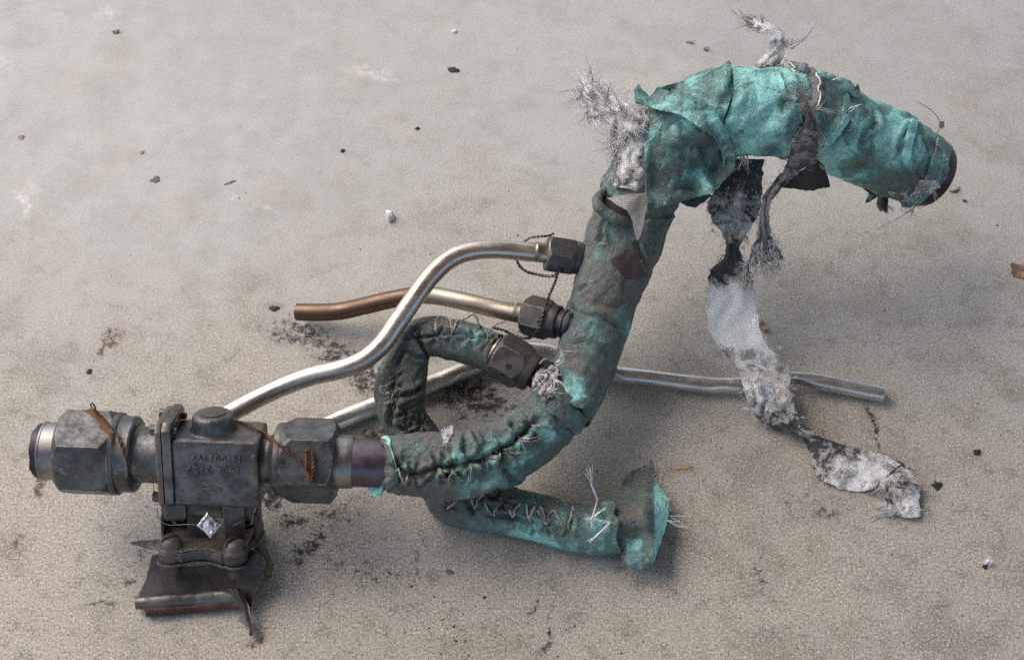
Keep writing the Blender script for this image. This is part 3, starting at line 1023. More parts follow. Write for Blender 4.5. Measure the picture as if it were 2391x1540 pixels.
# unseen roof added overhead to shade the slab's right side; open sky left
def shade_canopy():
    H = 2.1
    e0, e1 = np.array([-1.50, -3.0]), np.array([-0.20, 3.2])
    d = unit(e1 - e0); nrm = np.array([d[1], -d[0]])
    V, F, k = [], [], 0
    P = np.array([e0, e1, e1 + nrm * 4.5, e0 + nrm * 4.5])
    ribs = 60
    rows = []
    for i in range(ribs + 1):
        f = i / ribs
        z = H + 0.02 * (1 if i % 2 else -1)
        a, b_ = e0 + (e1 - e0) * f, P[3] + (P[2] - P[3]) * f
        rows.append([[a[0], a[1], z], [b_[0], b_[1], z + 0.25]])
    G = np.array(rows).reshape(-1, 3)
    V2, F2 = thicken(G, grid_faces(ribs + 1, 2, False), 0.004)
    o = mesh('added_shade_roof', V2, F2, M_SHADE_ROOF, smooth=False)
    o['kind'] = 'structure'
shade_canopy()

# ------------------------------------------------------------------ the wreck: one rigid assembly
def Zm(x0, y0, sc):
    def f(pts):
        return [((x0 + p[0] / sc) / 1.7131, (y0 + p[1] / sc) / 1.7131) + tuple(p[2:]) for p in pts]
    return f
Z1 = Zm(80, 1560, 2.3441); Z2 = Zm(480, 1900, 2.3329); Z3 = Zm(900, 1550, 2.1736); Z5 = Zm(1400, 1200, 1.9255)
Z6 = Zm(2200, 0, 1.7109); Z7 = Zm(2900, 150, 1.925); Z8 = Zm(2250, 700, 2.2); Z9 = Zm(2700, 950, 1.925); Z10 = Zm(2950, 1450, 2.0537)
ZS = Zm(1650, 1800, 2.0791); ZE = Zm(1500, 1700, 2.5989); ZB = Zm(2350, 300, 2.7508); ZL = Zm(1450, 1230, 2.8); ZN = Zm(1900, 900, 2.5667)

ASM = thing('pipe_assembly', 'wrecked pipe assembly with dark valve, bent metal tubes and torn turquoise cloth wrapping', 'pipe assembly', W(490, 1300, 0))

# ---- valve frame: x along the pipe, y away from the viewer, z from foot to boss
OV = W(490, 1066, 60)
SV = mpp(OV)
tl = math.radians(-2.1)
exw = RGT * math.cos(tl) + UPV * math.sin(tl)
up2 = -RGT * math.sin(tl) + UPV * math.cos(tl)
ta = math.radians(20)
ezw = math.cos(ta) * up2 - math.sin(ta) * FWD
eyw = math.cos(ta) * FWD + math.sin(ta) * up2
def L(p):
    p = np.array(p, float)
    p[..., 0] = np.where(p[..., 0] < -80, -80 + (p[..., 0] + 80) * 0.945, p[..., 0])
    return OV + SV * (p[..., 0:1] * exw + p[..., 1:2] * eyw + p[..., 2:3] * ezw)
def LV(VF):
    return L(np.asarray(VF[0])), VF[1]
TOV = -unit(FWD - exw * np.dot(FWD, exw))          # across the pipe, towards the viewer
UPX = np.cross(exw, TOV)
if np.dot(UPX, up2) < 0: UPX = -UPX
# right-handed (U, V, A): U x V = A
def pipe_turn(prof, nseg=72, hexes=None, close=True, off=(0, 0, 0), rot=None):
    org = L(np.array(off, float))
    prof = [(x if x > -80 else -80 + (x + 80) * 0.945, r) for x, r in prof]
    if hexes: hexes = tuple(x if x > -80 else -80 + (x + 80) * 0.945 for x in hexes[:2]) + tuple(hexes[2:])
    U, V_ = TOV, UPX
    if np.dot(np.cross(U, V_), exw) < 0:
        V, F = revolve(np.array(prof) * SV, org, exw, V_, U, nseg, None if hexes is None else (hexes[0] * SV, hexes[1] * SV, hexes[2] * SV, math.pi / 2 - hexes[3], hexes[4]), close)
    else:
        V, F = revolve(np.array(prof) * SV, org, exw, U, V_, nseg, None if hexes is None else (hexes[0] * SV, hexes[1] * SV, hexes[2] * SV, hexes[3], hexes[4]), close)
    return V, F
def z_turn(prof, x, y, nseg=40, hexes=None, tilt=None):
    return revolve(np.array(prof, float) * SV, L(np.array([x, y, 0.0])), ezw, exw, eyw, nseg, hexes)
def hexprof(x0, x1, R, rin, n=16):
    ends = np.linspace(0, 1, n)
    xs = np.unique(np.round(np.r_[x0 + ends * 0.28 * (x1 - x0), x1 - ends * 0.28 * (x1 - x0), np.linspace(x0, x1, 8)], 4))
    return [(x0, rin)] + [(x, R) for x in xs] + [(x1, rin)]

# casting
parts = [bev_box((-76, -63, -100), (127, 63, 69), 9, 3), ]
cast = [LV(parts[0])]
cast.append(z_turn([(40, 1), (40, 56), (66, 54), (76, 50), (100, 48.5), (108, 45), (112, 36), (113, 1)], 12, 2))
cast.append(pipe_turn([(120, 1), (120, 57), (141, 56), (146, 58), (160, 74), (160, 1)]))
cast.append(LV(bev_box((-112, -48, -136), (104, 48, -88), 7, 2)))
cast.append(LV(bev_box((112, -69, -70), (126, -40, 40), 3, 2)))
cv, cf = remesh(*join(cast), voxel=0.00085, smooth_n=4)
VALVE = mesh('valve_body', cv, cf, M_IRON, ASM)
# boss dimple plug
mesh('boss_plug', *z_turn([(108, 1), (111, 30), (114.5, 30), (116, 27), (116, 1)], 12, 2), M_IRON_D, VALVE, sharp=35)

# square flange of two plates, with bolts
def plate_yz(x0, x1, hy, zlo, zhi, bev, cut=16):
    V, F = extrude_poly([(-hy + cut, zlo), (hy - cut, zlo), (hy, zlo + cut), (hy, zhi - cut), (hy - cut, zhi), (-hy + cut, zhi), (-hy, zhi - cut), (-hy, zlo + cut)], x0, x1, bev)
    return L(np.stack([V[:, 2], V[:, 0], V[:, 1]], 1)), F
mesh('flange', *plate_yz(-109, -95, 68, -108, 104, 2.5), dark_metal('copper_tinged_steel', S(84, 76, 72), S(116, 106, 98), S(122, 88, 68)), VALVE, sharp=35)
mesh('flange', *plate_yz(-92, -72, 70, -106, 108, 2.0), M_IRON, VALVE, sharp=35)
for by, bz in ((-48, -84), (-52, -2), (48, 84), (-40, 82)):
    mesh('bolt', *pipe_turn([(-127, 1), (-127, 11), (-124, 13), (-110, 13), (-110, 1)], 24, hexes=(-126, -110, 14, 0.3, (1.2, 3)), off=(0, by, bz)), M_NUT, VALVE, sharp=35)
for by, bz in ((-50, -4), (50, 80), (-46, 84)):
    mesh('bolt_end', *pipe_turn([(-74, 1), (-74, 8), (-64, 8), (-62, 6), (-62, 1)], 20, off=(0, by, bz)), M_IRON_D, VALVE, sharp=35)
# thin locking wire down the flange
strands('lock_wire', [(L(np.array([[-124, -60, 22], [-123, -64, -10], [-120, -62, -50], [-122, -56, -92]])), 0.00022, 0.00022)], M_WIRE, VALVE)

# raised casting letters, upside down as the valve lies
def letters(name, text, u, v, hgt, wid):
    cu = bpy.data.curves.new('t', 'FONT'); cu.body = text; cu.size = 1; cu.extrude = 0.03; cu.bevel_depth = 0.03; cu.bevel_resolution = 1; cu.offset = -0.012
    cu.space_character = 1.12
    to = bpy.data.objects.new('t', cu); COL.objects.link(to)
    dg = bpy.context.evaluated_depsgraph_get(); dg.update()
    me = to.evaluated_get(dg).to_mesh()
    V = np.array([list(q.co) for q in me.vertices]); F = [list(p.vertices) for p in me.polygons]
    to.evaluated_get(dg).to_mesh_clear()
    bpy.data.objects.remove(to); bpy.data.curves.remove(cu)
    lo, hi = V.min(0), V.max(0)
    X = (V[:, 0] - (lo[0] + hi[0]) / 2) / (hi[0] - lo[0]) * wid
    Yv = (V[:, 1] - (lo[1] + hi[1]) / 2) / (hi[1] - lo[1]) * hgt
    zz = (V[:, 2] - lo[2]) / (hi[2] - lo[2])
    # half turn in the plane of the front face
    lx = u - 490 - X
    up = -(v - 1066) - Yv * 0.94 + (u - 490) * math.tan(tl) * -1 * 0
    zl = (up - 0.342 * 63) / 0.94 + (0.0)
    y = -62.3 - zz * 4.4
    zl = (-(v - 1066 - (u - 490) * math.tan(-tl)) + 0.342 * 63) / 0.94 - Yv
    return mesh(name, L(np.stack([lx, y, zl], 1)), F, M_LETTER, VALVE, sharp=40)
letters('raised_lettering', 'N1081199', 519, 1063, 17, 112)
letters('raised_lettering', '148L 3157', 510, 1090, 17, 122)
# raised flow arrow pointing left
av, af = extrude_poly([(-30, 0), (-12, 9), (-12, 4), (30, 4), (33, 0), (30, -4), (-12, -4), (-12, -9)], 0, 2.6, 0.4)
zc = (-(1136 - 1066) + 0.342 * 63) / 0.94
mesh('raised_arrow', L(np.stack([av[:, 0] + 8, -62.0 - av[:, 2] * 1.8, av[:, 1] + zc], 1)), af, M_LETTER, VALVE, sharp=40)

# left pipe run
NECK = mesh('pipe_neck', *pipe_turn([(-176, 40), (-176, 68), (-170, 69), (-165, 68), (-162, 66), (-124, 66), (-118, 68), (-109, 68), (-109, 40)]), M_IRON, ASM, sharp=35)
LN = mesh('union_nut', *pipe_turn(hexprof(-357, -213, 108, 69) , 180, hexes=(-357, -213, 108, math.radians(11.5), (1.0, 0.75))), M_NUT, ASM, sharp=20)
mesh('nut_shoulder', *pipe_turn([(-222, 40), (-222, 97), (-213, 96), (-206, 90), (-196, 89), (-178, 89), (-174, 86), (-171, 76), (-171, 40)]), M_NUT, LN, sharp=35)
STUB = mesh('pipe_stub', *pipe_turn([(-404, 58), (-404, 66.5), (-401, 69), (-398, 69), (-396, 67.5), (-350, 68.5), (-350, 58)], close=False), M_STUB, ASM, sharp=35)
lip = [(-418, 55), (-420, 62), (-418, 64.5), (-402, 65.5), (-402, 54), (-416, 54)]
lv, lf = pipe_turn(lip, 72, close=False)
lv = lv + exw * (SV * 5 * fbm(lv * 180, 3, 3) * (np.arange(len(lv)) < 72 * 3))[:, None]
mesh('torn_lip', lv, lf, M_BORE, STUB, sharp=35)
# right pipe run
RN = mesh('union_nut', *pipe_turn(hexprof(168, 298, 100, 62), 180, hexes=(168, 298, 100, math.radians(33), (0.55, 1.3))), M_NUT, ASM, sharp=20)
mesh('nut_shoulder', *pipe_turn([(150, 40), (150, 62), (157, 82), (162, 86), (172, 87), (190, 87), (194, 85), (204, 85), (204, 40)]), M_NUT, RN, sharp=35)
mesh('pipe_collar', *pipe_turn([(292, 40), (292, 63), (322, 62), (334, 61), (337, 59), (337, 40)]), M_STUB, RN, sharp=35)
BL = mesh('blued_pipe', *pipe_turn([(330, 57.5), (480, 57.5)], close=False), M_BLUED, ASM)
vb = obj_bvh([VALVE, LN, RN, NECK] + [c for c in LN.children] + [c for c in RN.children])
def wpath(pts, off, bvh=None):
    out = []
    for u, v in pts:
        p, n = pick(bvh or vb, u, v, 75)
        out.append(p + n * off - FWD * off * 0.6)
    return np.array(out)
# rusty twisted wires and their blooms of rust
w1 = wpath(Z1([(700, 190), (760, 240), (840, 330), (900, 410), (950, 500), (985, 600), (1020, 700), (1040, 780), (1060, 830)]), 0.0008)
loop1 = np.array([W(*Z1([(700, 190)])[0], 88), W(*Z1([(672, 160)])[0], 91), W(*Z1([(662, 135)])[0], 93), W(*Z1([(678, 120)])[0], 94), W(*Z1([(696, 145)])[0], 92), W(*Z1([(712, 195)])[0], 88)])
loop1[0] = w1[0]; loop1[-1] = w1[0] + exw * 0.001
strands('rusty_wire', twist(w1, 0.00045, 0.00048, 0.008) + [(spline(loop1, 0.0006), 0.00048, 0.00048)], M_RUST, LN)
w2 = wpath(Z3([(95, 300), (180, 325), (280, 375), (360, 425), (450, 480), (540, 550), (620, 615), (690, 675), (715, 710), (735, 770), (748, 815)]), 0.0010)
w2b = wpath(Z3([(700, 560), (735, 530), (765, 580), (775, 660), (770, 740), (755, 800)]), 0.0012)
w2c = wpath(Z3([(735, 815), (715, 720), (712, 630), (712, 560)]), 0.0012)
strands('rusty_wire', twist(w2, 0.00050, 0.00056, 0.009) + twist(w2b, 0.0005, 0.0006, 0.005) + [(spline(w2c, 0.0006), 0.0009, 0.0008)], M_RUST, RN)
sheet('rust_stain', Z1([(600, 185), (680, 180), (740, 235), (800, 290), (840, 340), (870, 420), (900, 480), (905, 520), (860, 490), (830, 420), (760, 360), (740, 320), (700, 270), (650, 230)]), M_RUSTSTAIN, LN, bvh=vb, off=0.12, noise=0.05, rag=4, grid=4, thick=0.1, smooth_it=0)
sheet('rust_stain', Z3([(695, 560), (715, 640), (712, 720), (725, 790), (750, 812), (775, 790), (760, 720), (735, 660)]), M_RUSTSTAIN, RN, bvh=vb, off=0.12, noise=0.05, rag=2, grid=4, thick=0.1, smooth_it=0)

# ---- foot: saddle flange, screws, studs, torn plate
FOOT = None
def arc(cx, cy, r, a0, a1, n=10):
    return [(cx + r * math.cos(math.radians(a)), cy + r * math.sin(math.radians(a))) for a in np.linspace(a0, a1, n)]
out = arc(-80, -85, 30, 160, 315) + arc(-6, -168, 76, 128, 52, 12) + arc(68, -85, 30, 225, 380) + arc(86, 60, 22, 0, 90) + arc(-98, 60, 22, 90, 180)
FOOT = mesh('saddle_flange', *LV(extrude_poly(out, -222, -198, 3)), M_IRON_D, ASM, sharp=40)
mesh('foot_neck', *LV(bev_box((-52, -38, -199), (-4, 30, -128), 4)), M_IRON_D, FOOT, sharp=40)
def screw(x, y, slot):
    V, F = z_turn([(-198, 1), (-198, 30), (-191, 30), (-190, 26), (-186, 26), (-178, 24), (-171, 19), (-168, 10), (-167, 1)], x, y, 48)
    o = mesh('screw', V, F, M_SCREW, FOOT, sharp=40)
    c, s = math.cos(slot), math.sin(slot)
    xs = np.linspace(-24.5, 24.5, 15)
    dome = np.interp(np.abs(xs), [0, 10, 19, 24, 26], [-167, -168, -171, -178, -186])
    sec = np.array([(-3.6, -3.0), (3.6, -3.0), (3.6, 1.6), (-3.6, 1.6)])
    G = np.array([[(xx, sy, dz + sz) for sy, sz in sec] for xx, dz in zip(xs, dome)])
    q = np.stack([c * G[..., 0] - s * G[..., 1] + x, s * G[..., 0] + c * G[..., 1] + y, G[..., 2]], -1)
    mesh('screw_slot', L(q).reshape(-1, 3), grid_faces(15, 4, True).tolist() + [[0, 1, 2, 3], [56, 57, 58, 59]], M_SLOT, o, smooth=False)
screw(-80, -85, math.radians(38)); screw(68, -85, math.radians(52))
for x, y in ((-80, 40), (62, 40)):
    mesh('stud_nut', *z_turn([(-199, 1), (-199, 27), (-195, 27), (-194, 22), (-172, 22), (-170, 12), (-160, 11), (-156, 9), (-156, 1)], x, y, 48, hexes=(-194 * SV, -172 * SV, 23 * SV, 0.2, (1, 1))), M_IRON_D, FOOT, sharp=35)
mesh('clevis_lug', *LV(bev_box((36, -40, -196), (84, -30, -120), 3)), M_IRON_D, FOOT, sharp=40)
mesh('clevis_lug', *LV(bev_box((-108, -40, -150), (-56, -30, -118), 3)), M_IRON_D, FOOT, sharp=40)
for x in (-78, 66):
    mesh('stud', *z_turn([(-270, 1), (-266, 12), (-258, 17), (-222, 17), (-222, 1)], x, -84, 32), M_IRON_D, FOOT, sharp=35)
mesh('strap_plate', *LV(extrude_poly([(p[0] * 0.97, p[1] * 0.98) for p in out], -196.5, -192, 1)), M_SCREW, FOOT, sharp=40)
mesh('strap_end', *LV(bev_box((-119, -30, -226), (-111, 52, -146), 2)), M_IRON_D, FOOT, sharp=40)
mesh('strap_end', *LV(bev_box((100, -20, -206), (107, 52, -140), 2)), M_IRON_D, FOOT, sharp=40)
for xa, xb in ((-100, -48), (38, 88)):
    mesh('pad_lug', *LV(bev_box((xa, -60, -134), (xb, -51, -96), 3)), M_IRON, FOOT, sharp=40)
for x in (-80, 62):
    mesh('washer', *z_turn([(-191, 1), (-191, 31), (-187, 31), (-187, 1)], x, 40, 40), M_SCREW, FOOT, sharp=35)
mesh('shim_plate', *LV(extrude_poly([(p[0] * 1.04, p[1] * 1.03 - 2) for p in out], -229, -224.5, 1)), M_IRON_D, FOOT, sharp=40)

plate_px = Z2([(300, 740), (240, 980), (165, 1140), (1000, 1110), (1150, 1180), (1225, 1230), (1245, 1150), (1345, 960), (1375, 850), (1330, 740), (1230, 690), (1130, 815), (800, 850), (450, 825), (390, 720)])
fr = np.linalg.norm
def plate_h(u, v):
    return float(np.interp(v, [1270, 1300, 1340, 1400, 1420], [26, 21, 14, 7, 5])) + 2.0 * math.sin(u * 0.02)
TP = sheet('torn_plate', plate_px, M_PLATE, FOOT, height=plate_h, noise=1.4, nfreq=0.012, rag=1.2, grid=8, thick=1.1, seed=4)
wing = Z2([(1230, 690), (1290, 640), (1320, 590), (1345, 585), (1370, 640), (1410, 740), (1450, 840), (1440, 900), (1390, 980), (1330, 1060), (1240, 1200), (1225, 1210), (1265, 1080), (1345, 900), (1370, 830), (1340, 750), (1280, 700)])
def wing_h(u, v):
    d = float(seg_dist(np.array([[u, v]]), Z2([(1225, 1210), (1355, 880), (1360, 820), (1280, 690)]))[0])
    return plate_h(u, v) + 2.0 + d * 0.42 if v < 1340 else plate_h(u, v) + 2.0 - d * 0.05
sheet('bent_wing', wing, M_PLATE, TP, height=wing_h, noise=0.8, rag=0.8, grid=6, thick=1.0, seed=5)
sheet('torn_spike', Z2([(92, 632), (180, 612), (370, 598), (400, 660), (395, 715), (300, 690), (180, 660)]), M_PLATE, TP, height=lambda u, v: 20 + (u - 300) * 0.03, noise=0.8, rag=0.8, grid=6, thick=1.6, seed=6)
# rolled lower lip, red-brown below
lipc = [(p[0], p[1], h, r) for (p, h, r) in zip(Z2([(150, 1190), (300, 1175), (600, 1150), (850, 1135), (1020, 1130), (1110, 1150)]), (6, 6, 6, 6, 7, 8), (15, 18, 19, 19, 18, 12))]
lc = spline(to_world(lipc), 0.0012)
lv, lr, lt = sweep(lc[:, :3], lc[:, 3], 40)
lv = lv + lr * (0.0007 * fbm(lv.reshape(-1, 3) * 130, 4, 4)).reshape(lv.shape[:2])[..., None]
lv[..., 2] = np.maximum(lv[..., 2], 0.0006)
LF = grid_faces(lv.shape[0], 40, True).tolist() + [list(range(40))[::-1], [(lv.shape[0] - 1) * 40 + k for k in range(40)]]
mesh('rolled_lip', lv.reshape(-1, 3), LF, M_LIP, TP, sharp=50)
lipb = [(p[0], p[1], h, r) for (p, h, r) in zip(Z2([(250, 1262), (450, 1250), (700, 1232), (900, 1205), (1040, 1190), (1150, 1215), (1210, 1270)]), (4, 4, 4, 4.5, 5, 6, 6), (14, 14, 13, 13, 13, 10, 4))]
lc = spline(to_world(lipb), 0.0012)
lv, lr, lt = sweep(lc[:, :3], lc[:, 3], 28)
lv = lv + lr * (0.0009 * fbm(lv.reshape(-1, 3) * 150, 8, 4)).reshape(lv.shape[:2])[..., None]
lv[..., 2] = np.maximum(lv[..., 2], 0.0006)
LF = grid_faces(lv.shape[0], 28, True).tolist() + [list(range(28))[::-1], [(lv.shape[0] - 1) * 28 + k for k in range(28)]]
mesh('rusty_edge', lv.reshape(-1, 3), LF, M_LIPR, TP, sharp=50)
rows = [(p[0], p[1], h1, q[0], q[1], h2, 0.5) for p, q, h1, h2 in zip(Z2([(1000, 1060), (1080, 1150), (1130, 1230), (1165, 1290), (1205, 1350), (1228, 1420), (1235, 1485)]),
        Z2([(1130, 1060), (1170, 1150), (1215, 1240), (1218, 1290), (1235, 1340), (1280, 1430), (1242, 1492)]), (12, 11, 9, 8, 6, 3, 1.5), (13, 12, 10, 9, 8, 7, 2))]
ribbon('curled_tail', rows, M_PLATE, TP, thick=1.0, bow=1.5, noise=0.8, seed=3, edge=0.8)
sheet('curled_tab', Z2([(1105, 1340), (1130, 1285), (1165, 1310), (1215, 1400), (1150, 1385), (1120, 1370)]), M_GREYF, TP, height=lambda u, v: 4.5, noise=1.0, rag=0.8, grid=5, thick=0.9, seed=9)

# ---- crimped lead seal on its wire
def seal_loc(up, x, y):
    return L(np.array([x, y, (up - 0.342 * y) / 0.94]))
SC_ = seal_loc(-(1218 - 1066), 14, -96)
n = 17
g = np.linspace(-1, 1, n)
X, Y = np.meshgrid(g, g)
sup = (1 - np.abs(X) ** 5) * (1 - np.abs(Y) ** 5)
thk = 4.5 * np.clip(sup, 0, 1) ** 0.5 + 1.2 + 2.2 * fbm(np.stack([X * 2.2, Y * 2.2, X * 0], -1), 5, 4) - 1.6 * np.exp(-((np.hypot(X, Y) - 0.62) / 0.10) ** 2)
ca, sa = math.cos(math.radians(52)), math.sin(math.radians(52))
def seal_side(sg):
    wob = 1 + 0.06 * fbm(np.stack([X, Y, X * 0 + 3], -1), 2, 3)
    px, py = X * 20 * wob, Y * 22 * wob
    a = (px * ca - py * sa)[..., None] * exw + (px * sa + py * ca)[..., None] * up2 - FWD * (sg * thk)[..., None]
    return (SC_ + SV * a).reshape(-1, 3)
gf = grid_faces(n, n, False)
ring = [k for k in range(n)] + [k * n + n - 1 for k in range(1, n)] + [(n - 1) * n + k for k in range(n - 2, -1, -1)] + [k * n for k in range(n - 2, 0, -1)]
sf = gf.tolist() + (gf[:, ::-1] + n * n).tolist() + [[ring[(k + 1) % len(ring)], ring[k], ring[k] + n * n, ring[(k + 1) % len(ring)] + n * n] for k in range(len(ring))]
SEAL = mesh('lead_seal', np.vstack([seal_side(1), seal_side(-1)]), sf, M_SEAL, ASM, sharp=50)
def sealpts(pts, ys):
    return np.array([seal_loc(-(p[1] - 1066), p[0] - 490, y) for p, y in zip(Z2(pts), ys)])
strands('seal_wire', [(spline(sealpts([(365, 330), (385, 390), (430, 435), (500, 455), (580, 450), (680, 438), (780, 435)], (-50, -62, -74, -84, -90, -94, -96)), 0.0008), 0.00026, 0.00026),
                      (spline(sealpts([(970, 440), (1030, 432), (1080, 455), (1130, 430), (1180, 402), (1255, 385)], (-96, -88, -76, -70, -64, -52)), 0.0008), 0.00026, 0.00026)], M_WIRE, SEAL)

# ------------------------------------------------------------------ metal tubes of the assembly
def pipe(name, ctrl, mat, parent, nseg=40, wob=0.0, bore=None, hollow0=False, hollow1=False):
    c = spline(to_world(ctrl), 0.002)
    V, rad, T = sweep(c[:, :3], c[:, 3], nseg)
    if wob:
        V = V + rad * (wob / 1000 * fbm(V.reshape(-1, 3) * 45, 11, 3)).reshape(V.shape[:2])[..., None]
    rings = [V]
    def inner(end, sg):
        k = 0 if end == 0 else -1
        ctr = c[k, :3]; base = V[k] - ctr
        return [ctr + base * 0.96 + T[k] * sg * -0.0004 * -1, ctr + base * 0.82, ctr + base * 0.80 + T[k] * sg * 0.012, ctr + base * 0.02 + T[k] * sg * 0.012]
    if hollow0:
        rings.insert(0, np.array(inner(0, 1)[::-1]))
    if hollow1:
        rings.append(np.array(inner(1, -1)))
    A = np.concatenate(rings)
    F = grid_faces(A.shape[0], nseg, True)
    tv = np.linspace(0, 1, A.shape[0]).repeat(nseg)
    return mesh(name, A.reshape(-1, 3), F, mat, parent, sharp=45, attrs={'t': tv}), c

TA, ca_ = pipe('bent_tube', [(470, 1000, 38, 22.5), (540, 962, 42, 22.5), (600, 930, 46, 22.5), (660, 902, 50, 22.5), (725, 878, 54, 23), (800, 860, 59, 23.2), (845, 842, 62, 23.2), (888, 808, 66, 23.2), (925, 757, 69, 23.2), (965, 700, 72, 23), (1010, 640, 75, 22.8), (1055, 602, 77, 22.6), (1105, 585, 78, 22.4), (1160, 582, 78, 22.3), (1215, 586, 77, 22.2), (1300, 595, 76, 22)], M_TUBE, ASM)
TB, cb_ = pipe('brown_tube', [(693, 728, 11, 20), (740, 729, 13, 20.5), (795, 726, 16, 20.5), (850, 714, 20, 20.5), (910, 700, 25, 20.5), (965, 690, 30, 20.5), (1015, 690, 35, 20.8), (1065, 699, 40, 21), (1120, 712, 45, 21.2), (1170, 724, 50, 21.5), (1240, 738, 55, 21.5)], M_TUBE_B, ASM, hollow0=True)

def nut_group(parent, a, b, fit, ferr, R, alpha, hA, hB, rf, rfit, mat):
    """ferrule, hexagon nut and the fitting behind it, along the axis a -> b"""
    A0, B0 = W(a[0], a[1], hA), W(b[0], b[1], hB)
    ax = unit(B0 - A0)
    s = mpp(A0)
    U = -unit(FWD - ax * np.dot(FWD, ax))
    V_ = np.cross(ax, U)
    sgn = 1 if np.dot(V_, UPV) > 0 else -1
    ln = np.linalg.norm(B0 - A0)
    R *= s
    ch = (0.9, 0.6)
    pr = hexprof(0, ln * 0.80, R, rf * s * 1.1)
    pr = pr[:-1] + [(ln * 0.80, R * 0.84), (ln * 0.90, R * 0.83), (ln * 0.97, R * 0.80), (ln, R * 0.74), (ln, rf * s * 0.5)]
    nut = mesh('hex_nut', *revolve(pr, A0, ax, U, V_, 150, (0, ln * 0.80, R, sgn * math.radians(alpha), ch)), mat, parent, sharp=20)
    f0 = -ferr * s
    mesh('ferrule', *revolve([(f0, rf * s * 0.85), (f0, rf * s * 1.02), (f0 + 0.0012, rf * s * 1.10), (f0 + 0.0022, rf * s * 1.04), (0.001, rf * s * 1.08), (0.004, rf * s * 1.08)], A0, ax, U, V_, 48, close=False), M_FERR, nut, sharp=40)
    l2 = fit * s
    fp = [(ln - 0.002, rfit * s * 0.9), (ln + l2 * 0.30, rfit * s), (ln + l2 * 0.36, rfit * s), (ln + l2 * 0.42, rfit * s * 1.04)] + [(x, rfit * s * 1.08) for x in np.linspace(ln + l2 * 0.46, ln + l2 * 0.96, 8)] + [(ln + l2, rfit * s * 0.9), (ln + l2 * 1.6, rfit * s * 0.85)]
    fitm = mesh('fitting', *revolve(fp, A0, ax, U, V_, 96, (ln + l2 * 0.46, ln + l2 * 0.96, rfit * s * 1.12, sgn * math.radians(alpha + 20), (0.6, 0.6))), M_FIT, nut, sharp=28)
    return nut, fitm, (A0, ax, U, V_, s, sgn)
N1, FT1, fr1 = nut_group(TA, (1275, 591), (1358, 603), 36, 28, 47, -4, 76, 72, 22, 36, M_IRON)
N2, FT2, fr2 = nut_group(TB, (1226, 733), (1306, 753), 36, 24, 48, 28, 54, 58, 22, 34, M_NUT_D)

# ------------------------------------------------------------------ cloth sleeves
def zig(pts): return pts
# --- branch hose: from its nut round the loop, under the main run and out to the torn end
BR = Skin([(1160, 822, 56, 42), (1110, 806, 54, 46), (1057, 793, 53, 48), (1015, 784, 52, 46), (982, 790, 50, 43), (958, 818, 47, 45), (944, 868, 43, 52), (934, 916, 37, 56), (936, 955, 31, 53), (952, 992, 25, 48), (978, 1030, 20, 46), (1002, 1078, 16, 46), (1020, 1130, 13, 42), (1044, 1174, 11, 40), (1095, 1191, 11.5, 45), (1150, 1193, 13, 52), (1200, 1196, 13.5, 54), (1272, 1212, 13.5, 54), (1328, 1228, 13.5, 54), (1384, 1234, 14, 56), (1440, 1230, 15, 62)], nseg=128, step=0.0009)
tt = BR.t
BR.grime = 0.86 - 0.26 * np.clip((tt - 0.55) / 0.2, 0, 1)
BR.lump(1.6, 45, 3); BR.wrinkle(0.9, 40, 21, 2.0, 0.6); BR.wrinkle(0.5, 110, 22, 1.0, 0.8)
loopg = ZL([(830, 300), (1010, 300), (1220, 340), (1400, 380), (600, 330), (350, 790), (330, 870), (340, 930), (375, 1010), (490, 1170), (510, 1360), (660, 1300)])
for g in loopg: BR.gather(g[0], g[1], 7, 2.2, random.randint(5, 8), 0.8)
BR.groove(ZL([(620, 330), (820, 305), (900, 255), (1010, 285), (1200, 320), (1390, 355), (1480, 330)]), 1.6, 0.9, 0.8, 2.2)
BR.groove(ZL([(600, 250), (630, 330), (670, 400), (690, 480), (730, 540)]), 3.0, 1.3, 1.2, 3.5)
BR.groove(ZL([(480, 440), (440, 540), (400, 590), (395, 680)]), 2.6, 1.2, 1.2, 3)
BR.groove(ZL([(470, 470), (560, 530), (640, 560), (700, 545)]), 1.8, 1.2, 1.2, 3)
BR.groove(ZL([(380, 1000), (480, 980), (560, 950), (640, 890), (690, 850)]), 2.6, 1.1, 1.4, 3)
BR.groove(ZL([(370, 1010), (350, 1120), (320, 1220), (340, 1310), (430, 1380)]), 2.6, 1.2, 1.3, 3)
BR.groove(ZL([(380, 1010), (440, 1090), (490, 1170), (500, 1260)]), 1.5, 0.9, 0.8, 2)
BR.groove(ZL([(490, 1170), (600, 1090), (690, 1020)]), 0.9, 0.9, 0.6, 2)
BR.groove(ZL([(490, 1170), (420, 1200), (350, 1230)]), 0.9, 0.9, 0.6, 2)
BR.groove(ZL([(320, 1200), (420, 1290), (480, 1390), (640, 1390)]), 1.8, 1.0, 0.8, 2.5)
sockl = ZS([(300, 470), (510, 480), (590, 395), (670, 540), (830, 550), (980, 590), (1110, 610), (1280, 650), (760, 430), (1060, 465), (1320, 480), (1540, 440)])
for g in sockl: BR.gather(g[0], g[1], 6, 1.5, 6, 0.6)
BR.groove(ZS([(190, 410), (400, 390), (490, 470), (520, 560)]), 2, 1.2, 1, 3)
BR.groove(ZS([(600, 370), (690, 400), (760, 330), (860, 320)]), 2.0, 1.6, 1, 3)
BR.groove(ZS([(670, 540), (830, 555), (980, 600), (1110, 615), (1280, 655)]), 1.2, 1.0, 0.8, 2.5)
BR.groove(ZS([(1110, 620), (1150, 690), (1180, 740)]), 1.6, 1.3, 0.9, 3)
BR.groove(ZS([(1000, 600), (1020, 670), (1060, 720)]), 1.2, 1.2, 0.8, 3)
